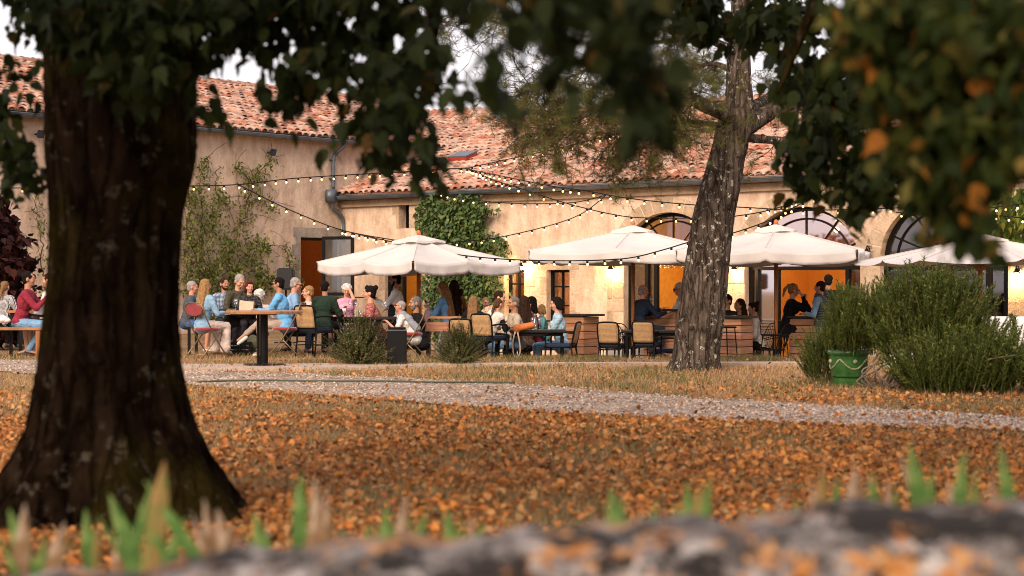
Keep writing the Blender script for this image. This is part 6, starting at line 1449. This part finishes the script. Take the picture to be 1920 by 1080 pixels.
def people():
    C=cloth; GP='diners at the long table'; GQ='guests at the bar counters'
    JEAN=C('jeans',(.16,.30,.46)); BEI=C('beige',(.45,.34,.24)); BLK=C('black',(.008,.008,.009)); WH=C('white',(.62,.60,.58)); NAVY=C('navy',(.012,.018,.035)); GREYT=C('grey',(.18,.18,.19))
    WHS=mat('shoe_white',(.55,.53,.5),.6); BRS=mat('shoe_tan',(.25,.14,.08),.6)
    person(10,527,31.2,75,'woman in a black and white striped top seen from behind at the left edge',top=pattern('stripe_top','stripe',(.6,.58,.56),(.03,.03,.05),sc=18),hair=('lowpony','ombre'),fem=True,bottom=BLK)
    p=person(55,509,28.9,2,'man in a maroon sweater and light jeans on the bench, hands raised to his mouth',skin='tan',top=C('maroon',(.21,.022,.038)),bottom=JEAN,hair=('short','black'),lean=14,hands=((-.06,.38,.08),(.10,.36,.10)),shoes=NAVY,hp=-4,legs='side')
    person(90,512,29.1,178,'person in a white shirt mostly hidden behind the big trunk at left',top=WH,bottom=C('slate',(.06,.07,.09)),hair=('short','dbrown'),leg='short')
    person(60,538,31.6,270,'dark haired diner half hidden beyond the man in maroon',hair=('short','black'),top=C('plum',(.06,.03,.05)),skin='tan')
    person(362,527,29.4,5,'grey haired man beside the big trunk in denim shorts and dark top',skin='red',top=C('slate',(.06,.07,.09)),sleeve='short',bottom=C('denim',(.05,.10,.20)),leg='short',hair=('short','grey'),shoes=WHS,lean=12,group=GP)
    person(386,523,28.35,48,'woman with very long straight blonde hair in a light denim jacket, seen from behind',fem=True,top=C('denim_light',(.22,.36,.50)),bottom=C('cream',(.60,.49,.42)),leg='wide',hair=('long','blonde'),extra=('verylong','long_top'),shoes=BRS,lean=6,hands=((-.18,.34,-.10),(.16,.32,-.1)),group=GP)
    person(421,521,31.6,292,'bearded man in a blue and white checked shirt standing out behind the blonde woman',skin='tan',top=pattern('check_shirt','check',(.58,.60,.64),(.06,.13,.24),(.03,.04,.06),sc=14),hair=('short','dbrown'),beard='dbrown',hy=-15,group=GP)
    person(452,515,30.6,318,'grey haired person in an olive green sweater bending over the long table',top=C('olive',(.06,.055,.035)),hair=('short','grey'),lean=16,hp=22,hy=10,group=GP)
    person(468,527,30.0,285,'laughing woman with dark red tousled hair in black at the long table',top=pattern('speckled_black','spots',(.015,.015,.016),(.06,.055,.05),sc=30),fem=True,hair=('bob','red'),extra=('smile','fringe'),hy=-8,hands=((-.12,.34,-.10),(.12,.34,-.10)),group=GP)
    person(441,547,32.2,280,'low seated person with grey hair behind the wine glass',hair=('curly','grey'),top=BLK,group=GP,sc=.92)
    person(486,543,31.8,110,'person in a pale pinkish shirt largely hidden behind the laughing woman',top=C('shell',(.55,.45,.40)),hair=('curly','white'),group=GP,sc=.95)
    person(521,520,28.7,176,'man with dark hair in a bright sky blue shirt and beige trousers, legs crossed',skin='tan',top=C('sky_blue',(.13,.36,.62)),bottom=C('taupe',(.33,.25,.20)),hair=('short','black'),lean=12,legs='cross',extra=('collar','long_top'),hands=((-.05,.40,-.06),(.05,.42,-.08)),shoes=WHS,glasses=True,group=GP)
    person(557,521,29.9,12,'stocky grey haired man in glasses and a pale blue shirt turned to the right',skin='red',top=C('pale_blue',(.20,.33,.50)),sleeve='short',hair=('short','grey'),glasses=True,lean=16,hp=8,hy=12,bottom=NAVY,group=GP)
    person(577,536,31.2,190,'person in a pinkish white shirt just right of the stocky grey haired man',top=C('shell',(.55,.45,.40)),hair=('short','blonde'),group=GP,lean=4,sc=.98)
    person(610,527,29.2,74,'dark haired man in a bottle green jumper seen from behind',skin='tan',top=C('bottle_green',(.014,.028,.018)),bottom=BLK,hair=('short','black'),lean=12,extra=('long_top',),group=GP)
    person(650,533,31.3,278,'smiling woman with short grey curls in a pink top, one hand on her forehead',fem=True,top=C('pink',(.62,.28,.40)),sleeve='short',hair=('curly','white'),hands=((-.05,.15,.40),(.08,.20,.02)),extra=('smile',),hp=14,bottom=C('denim_light',(.22,.36,.50)),group='diners at the second table')
    p=person(692,536,30.9,182,'woman with black hair in a bun and a red paisley blouse facing left',fem=True,top=pattern('paisley','floral',(.20,.02,.03),(.32,.06,.05),(.50,.30,.22),sc=24),hair=('bun','black'),extra=('fringe',),lean=16,hp=-6,group='diners at the second table')
    person(630,556,33.2,95,'small brown haired head of a diner between green jumper and pink top',hair=('bob','brown'),top=C('rust',(.12,.05,.03)),group='diners at the second table',sc=.92)
    p=person(741,513,33.3,182,'bearded waiter in a white shirt and dark apron carrying a black tray',skin='tan',top=C('waiter_white',(.78,.78,.80)),bottom=BLK,hair=('short','black'),beard='black',pose='stand',lean=4,hands=((.02,.36,.03),(.22,.12,-.12)),extra=('collar',))
    t=p['t']; S=p['S']; k=MB(); 
    for s in (-1,1): k.tube(smooth_pts([p['chest']+p['fw']*.13+p['rt']*s*.09,p['neck']+p['rt']*s*.07+p['fw']*.08,p['neck']+p['rt']*s*.06-p['fw']*.08],4),.012,n=5)
    body_obj('apron',MB().ell(p['pel']+p['sd']*.16+Vector((0,.035,0)),(.155,.115,.22)).ell(p['pel']+Vector((0,.03,-.2)),(.165,.12,.28)),C('apron_navy',(.015,.02,.03)),t,.014,wr=.002); k.build('apron_strap',C('apron_navy',(0,0,0)),t)
    w=p['arms'][0][2]; wp=Matrix.Translation(t.location)@Matrix.Rotation(t.rotation_euler.z,4,'Z')@(w+Vector((0,.10,.035))); tr=thing('serving_tray','round black tray balanced on the hand of the waiter','tray',wp-Vector((.10,0,0))); MB().lathe([(.20,0),(.225,.012),(.22,.02),(.02,.008)],n=28).build('tray_plate',BLACK,tr)
    p=person(750,564,28.9,183,'grey haired man in white T-shirt, grey sweater over his shoulders',skin='red',top=WH,sleeve='short',bottom=C('grey_shorts',(.20,.19,.18)),leg='short',hair=('short','grey'),glasses=True,lean=34,hp=-22,hands=((-.12,.34,.02),(.10,.36,.02)),extra=('long_top',),shoes=NAVY)
    k=MB(); N_=p['neck'];rt=p['rt'];fw=p['fw'];sd=p['sd']
    for s in (-1,1): k.cone(N_+rt*s*.07-fw*.03+sd*.0,N_+rt*s*.12+fw*.06-sd*.06,.045,.05); k.cone(N_+rt*s*.12+fw*.06-sd*.06,N_+rt*s*.05+fw*.13-sd*.2,.04,.035); k.cone(N_+rt*s*.07-fw*.06,N_+rt*s*.12-fw*.11-sd*.32,.05,.06)
    k.cone(N_-rt*.08-fw*.08-sd*.12,N_+rt*.08-fw*.08-sd*.12,.07,.07); body_obj('draped_sweater',k,C('heather',(.24,.26,.29)),p['t'],.013,wr=.005)
    person(777,556,31.0,200,'man with a short grizzled beard in a black T-shirt facing left',skin='tan',top=BLK,sleeve='short',hair=('short','salt'),beard='salt',lean=12,bottom=BLK,hands=((-.12,.34,.0),(.12,.3,-.1)))
    p=person(828,529,32.6,160,'woman with long ombre hair in a denim shirt and white trousers looking at a phone',fem=True,top=C('denim_mid',(.12,.26,.44)),bottom=WH,hair=('long','ombre'),pose='stand',lean=8,hp=15,extra=('verylong',),hands=((-.05,.32,.02),(.08,.30,.0)))
    w=p['arms'][1][2]; t=p['t']; wp=Matrix.Translation(t.location)@Matrix.Rotation(t.rotation_euler.z,4,'Z')@(w+Vector((0,.07,.06))); th=thing('phone','pale mobile phone in the hand of the woman in denim','phone',wp,t.rotation_euler.z); MB().box((0,0,0),(.075,.012,.15),bev=.004,M=rotM('X',.5)).build('case',mat('phone_white',(.6,.6,.6),.3),th)
    person(851,525,33.4,110,'woman with a mass of dark brown wavy hair seen from behind before the ivy',fem=True,hair=('wavy','dbrown'),top=C('rust_top',(.16,.07,.025)),pose='stand',extra=('verylong',),bottom=BLK)
    person(888,555,30.2,78,'woman with straight chestnut blond hair in a black top seen from behind',fem=True,hair=('long','ombre'),top=BLK,extra=('verylong','long_top'),bottom=BLK,lean=6,group='diners at the right table')
    person(911,558,34.5,285,'fair haired diner glimpsed between the leopard print and the long haired woman',hair=('short','blonde'),sc=.95,top=BEI,group='diners at the right table')
    person(940,546,32.0,352,'dark haired woman in a leopard print blouse leaning over to the right',fem=True,hair=('short','dbrown'),top=pattern('leopard','spots',(.50,.36,.26),(.12,.06,.035),sc=42),pose='stand',lean=58,hp=-10,bottom=BLK,group='diners at the right table')
    pf=person(937,560,29.6,42,'woman with a brown ponytail in a white fleece vest with black sleeves',fem=True,hair=('lowpony','brown'),top=BLK,bottom=BLK,lean=20,side=14,extra=('fleece','long_top'),group='diners at the right table')
    person(962,556,30.9,196,'sun tanned man with grey brown hair in a beige shirt facing the fleece vest woman',skin='tan',top=C('stone_shirt',(.36,.30,.22)),bottom=JEAN,hair=('short','salt'),lean=10,hy=-10,side=-6,group='diners at the right table')
    person(981,555,32.0,118,'woman with long dark hair in a brown tweed jacket, back to the camera',fem=True,hair=('long','dbrown'),top=pattern('tweed','spots',(.10,.055,.035),(.04,.025,.02),sc=60),bottom=BLK,group='diners at the right table')
    person(994,556,33.3,195,'dark haired woman in burgundy facing left near the windows',fem=True,hair=('medium','black'),top=C('burgundy',(.16,.02,.03)),bottom=BLK,group='diners at the right table')
    person(1014,571,33.6,190,'fair haired child in a teal top by the thin shelf table',hair=('bob','blonde'),top=C('teal',(.10,.26,.28)),sc=.80,group='diners at the right table')
    person(1041,557,31.2,183,'woman with a dark bob in a pale blue denim shirt, forearms crossed on the table',fem=True,skin='light',hair=('bob','black'),top=C('ice_blue',(.30,.44,.52)),bottom=JEAN,lean=8,hp=8,hands=((.06,.32,-.10),(-.04,.34,-.07)),extra=('collar','long_top'),group='diners at the right table')
    person(1207,534,33.8,28,'balding man in a navy jacket on a tall stool, back to the camera',skin='red',hair=('thin','grey'),top=NAVY,bottom=C('ink',(.02,.03,.05)),seat=.77,glasses=True,lean=10,extra=('collar','long_top','coat'),hands=((.02,.42,.04),(.2,.42,-.02)),group=GQ)
    person(1272,530,34.8,186,'woman with short white hair, glasses and a white blouse at the counter',fem=True,hair=('short','white'),top=C('blouse_white',(.64,.58,.54)),bottom=C('olive',(.06,.055,.035)),seat=.75,glasses=True,lean=10,hp=8,hands=((-.10,.40,-.05),(.10,.40,-.05)),extra=('collar',),group=GQ)
    person(1362,552,33.0,215,'dark haired man in black just right of the pine trunk',skin='tan',hair=('short','black'),top=BLK,bottom=BLK,group=GQ,seat=.55)
    person(1386,560,33.2,222,'woman with long wavy brown hair behind the counter by the pine',skin='tan',fem=True,hair=('long','dbrown'),top=BLK,bottom=BLK,hy=10,group=GQ)
    person(1411,567,33.6,178,'woman with a messy dark bun in a white blouse turned left',fem=True,hair=('bun','dbrown'),top=C('blouse_white',(.64,.58,.54)),bottom=BLK,lean=10,hp=6,group=GQ)
    person(1490,532,33.3,6,'woman in black with a blonde ponytail and glasses eating, on a tall stool',fem=True,hair=('pony','blonde'),top=BLK,bottom=BLK,leg='crop',seat=.77,glasses=True,lean=14,hp=6,hands=((.02,.26,.22),(.12,.20,.26)),extra=('long_top',),shoes=WHS,group=GQ)
    p=person(1537,527,33.0,150,'standing man in a grey quilted vest over a light blue shirt',hair=('short','dbrown'),skin='red',top=C('pale_blue',(.30,.40,.52)),bottom=C('grey_denim',(.22,.21,.22)),pose='stand',lean=5,hands=((-.14,.26,-.10),(.14,.26,-.10)),group=GQ,extra=('collar',))
    q=p; k=MB(); S=p['S']; e=.032; k.ell(q['chest']+q['sd']*.03*S,(.165*S+e,.118*S+e,.17*S+e),q['M']); k.ell(q['pel']+q['sd']*.13*S,(.14*S+e,.108*S+e,.13*S+e),q['M']); k.ell(q['pel']+q['sd']*.02,(.155*S+e,.12*S+e,.10*S+e),q['M']); k.cone(q['neck']-q['sd']*.05-q['rt']*.12,q['neck']-q['sd']*.05+q['rt']*.12,.075,.075); k.cone(q['neck']-q['sd']*.02,q['neck']+q['sd']*.03,.07,.066)
    body_obj('vest',k,pattern('quilted_grey','quilt',(.13,.15,.17),(.035,.04,.05),sc=7),p['t'],.0125,wr=.002)
    person(1553,515,35.6,82,'man in a black T-shirt standing in the orange doorway, back to the camera',skin='tan',hair=('short','black'),top=BLK,sleeve='short',bottom=BLK,pose='stand',group=GQ)
    q=pf; k=MB(); S=q['S']; e=.036; k.ell(q['chest']+q['sd']*.03*S,(.155*S+e,.118*S+e,.17*S+e),q['M']); k.ell(q['pel']+q['sd']*.13*S,(.13*S+e,.105*S+e,.13*S+e),q['M']); k.ell(q['pel'],(.165*S+e,.12*S+e,.10*S+e),q['M']); k.cone(q['neck']-q['sd']*.05-q['rt']*.11,q['neck']-q['sd']*.05+q['rt']*.11,.08,.08)
    body_obj('fleece_vest',k,C('cream_fleece',(.62,.54,.47)),q['t'],.0125,wr=.006)
# ================================================================= MAIN
def main():
    build_ground(); ground_cover(); build_left(); build_right(); strings(); parasols(); big_trees(); pine(); wall_plants(); shrubs(); foreground(); furniture()
    people(); 
    bake_jobs()
    # protos at origin? every prototype is used at its first place
    cam=bpy.data.cameras.new('camera'); co=bpy.data.objects.new('camera',cam); COL.objects.link(co); co.location=(0,0,CAMZ); co.rotation_euler=(PI/2,0,0)
    cam.sensor_width=36; cam.lens=F/1920*36; cam.clip_end=3000; cam.clip_start=.05
    cam.dof.use_dof=True; cam.dof.focus_distance=30; cam.dof.aperture_fstop=2.3; cam.dof.aperture_blades=9
    scene.camera=co
    w=bpy.data.worlds.new('World'); scene.world=w; w.use_nodes=True; N=w.node_tree.nodes; L=w.node_tree.links; bg=N['Background']
    sky=N.new('ShaderNodeTexSky'); sky.sky_type='NISHITA'; sky.sun_disc=False; sky.sun_elevation=R(SUN_EL); sky.sun_rotation=R(SUN_AZ); sky.dust_density=4; sky.air_density=1.2
    mx=N.new('ShaderNodeMix'); mx.data_type='RGBA'; mx.inputs[0].default_value=SKYMIX; mx.inputs[7].default_value=(*SKYCOL,1); L.new(sky.outputs[0],mx.inputs[6]); L.new(mx.outputs[2],bg.inputs[0]); bg.inputs[1].default_value=SKYST
    sl=bpy.data.lights.new('sun','SUN'); sl.energy=SUN_E; sl.angle=R(28); sl.color=(1,.78,.60); so=bpy.data.objects.new('sun',sl); COL.objects.link(so)
    az=R(SUN_AZ); el=R(SUN_EL); d=Vector((math.sin(az)*math.cos(el),math.cos(az)*math.cos(el),math.sin(el))); so.rotation_euler=d.to_track_quat('Z','Y').to_euler()
    vs=scene.view_settings; vs.view_transform='Standard'; vs.look='None'; vs.exposure=EXPO; vs.gamma=1
    scene.render.engine='CYCLES'; scene.cycles.max_bounces=6; scene.cycles.transparent_max_bounces=12
    scene.cycles.filter_width=1.0; scene.render.resolution_x=1024; scene.render.resolution_y=576
SUN_EL=32; SUN_AZ=200; SUN_E=1.7; SKYMIX=.75; SKYCOL=(5.6,4.95,5.1); SKYST=.10; EXPO=1.28
main()
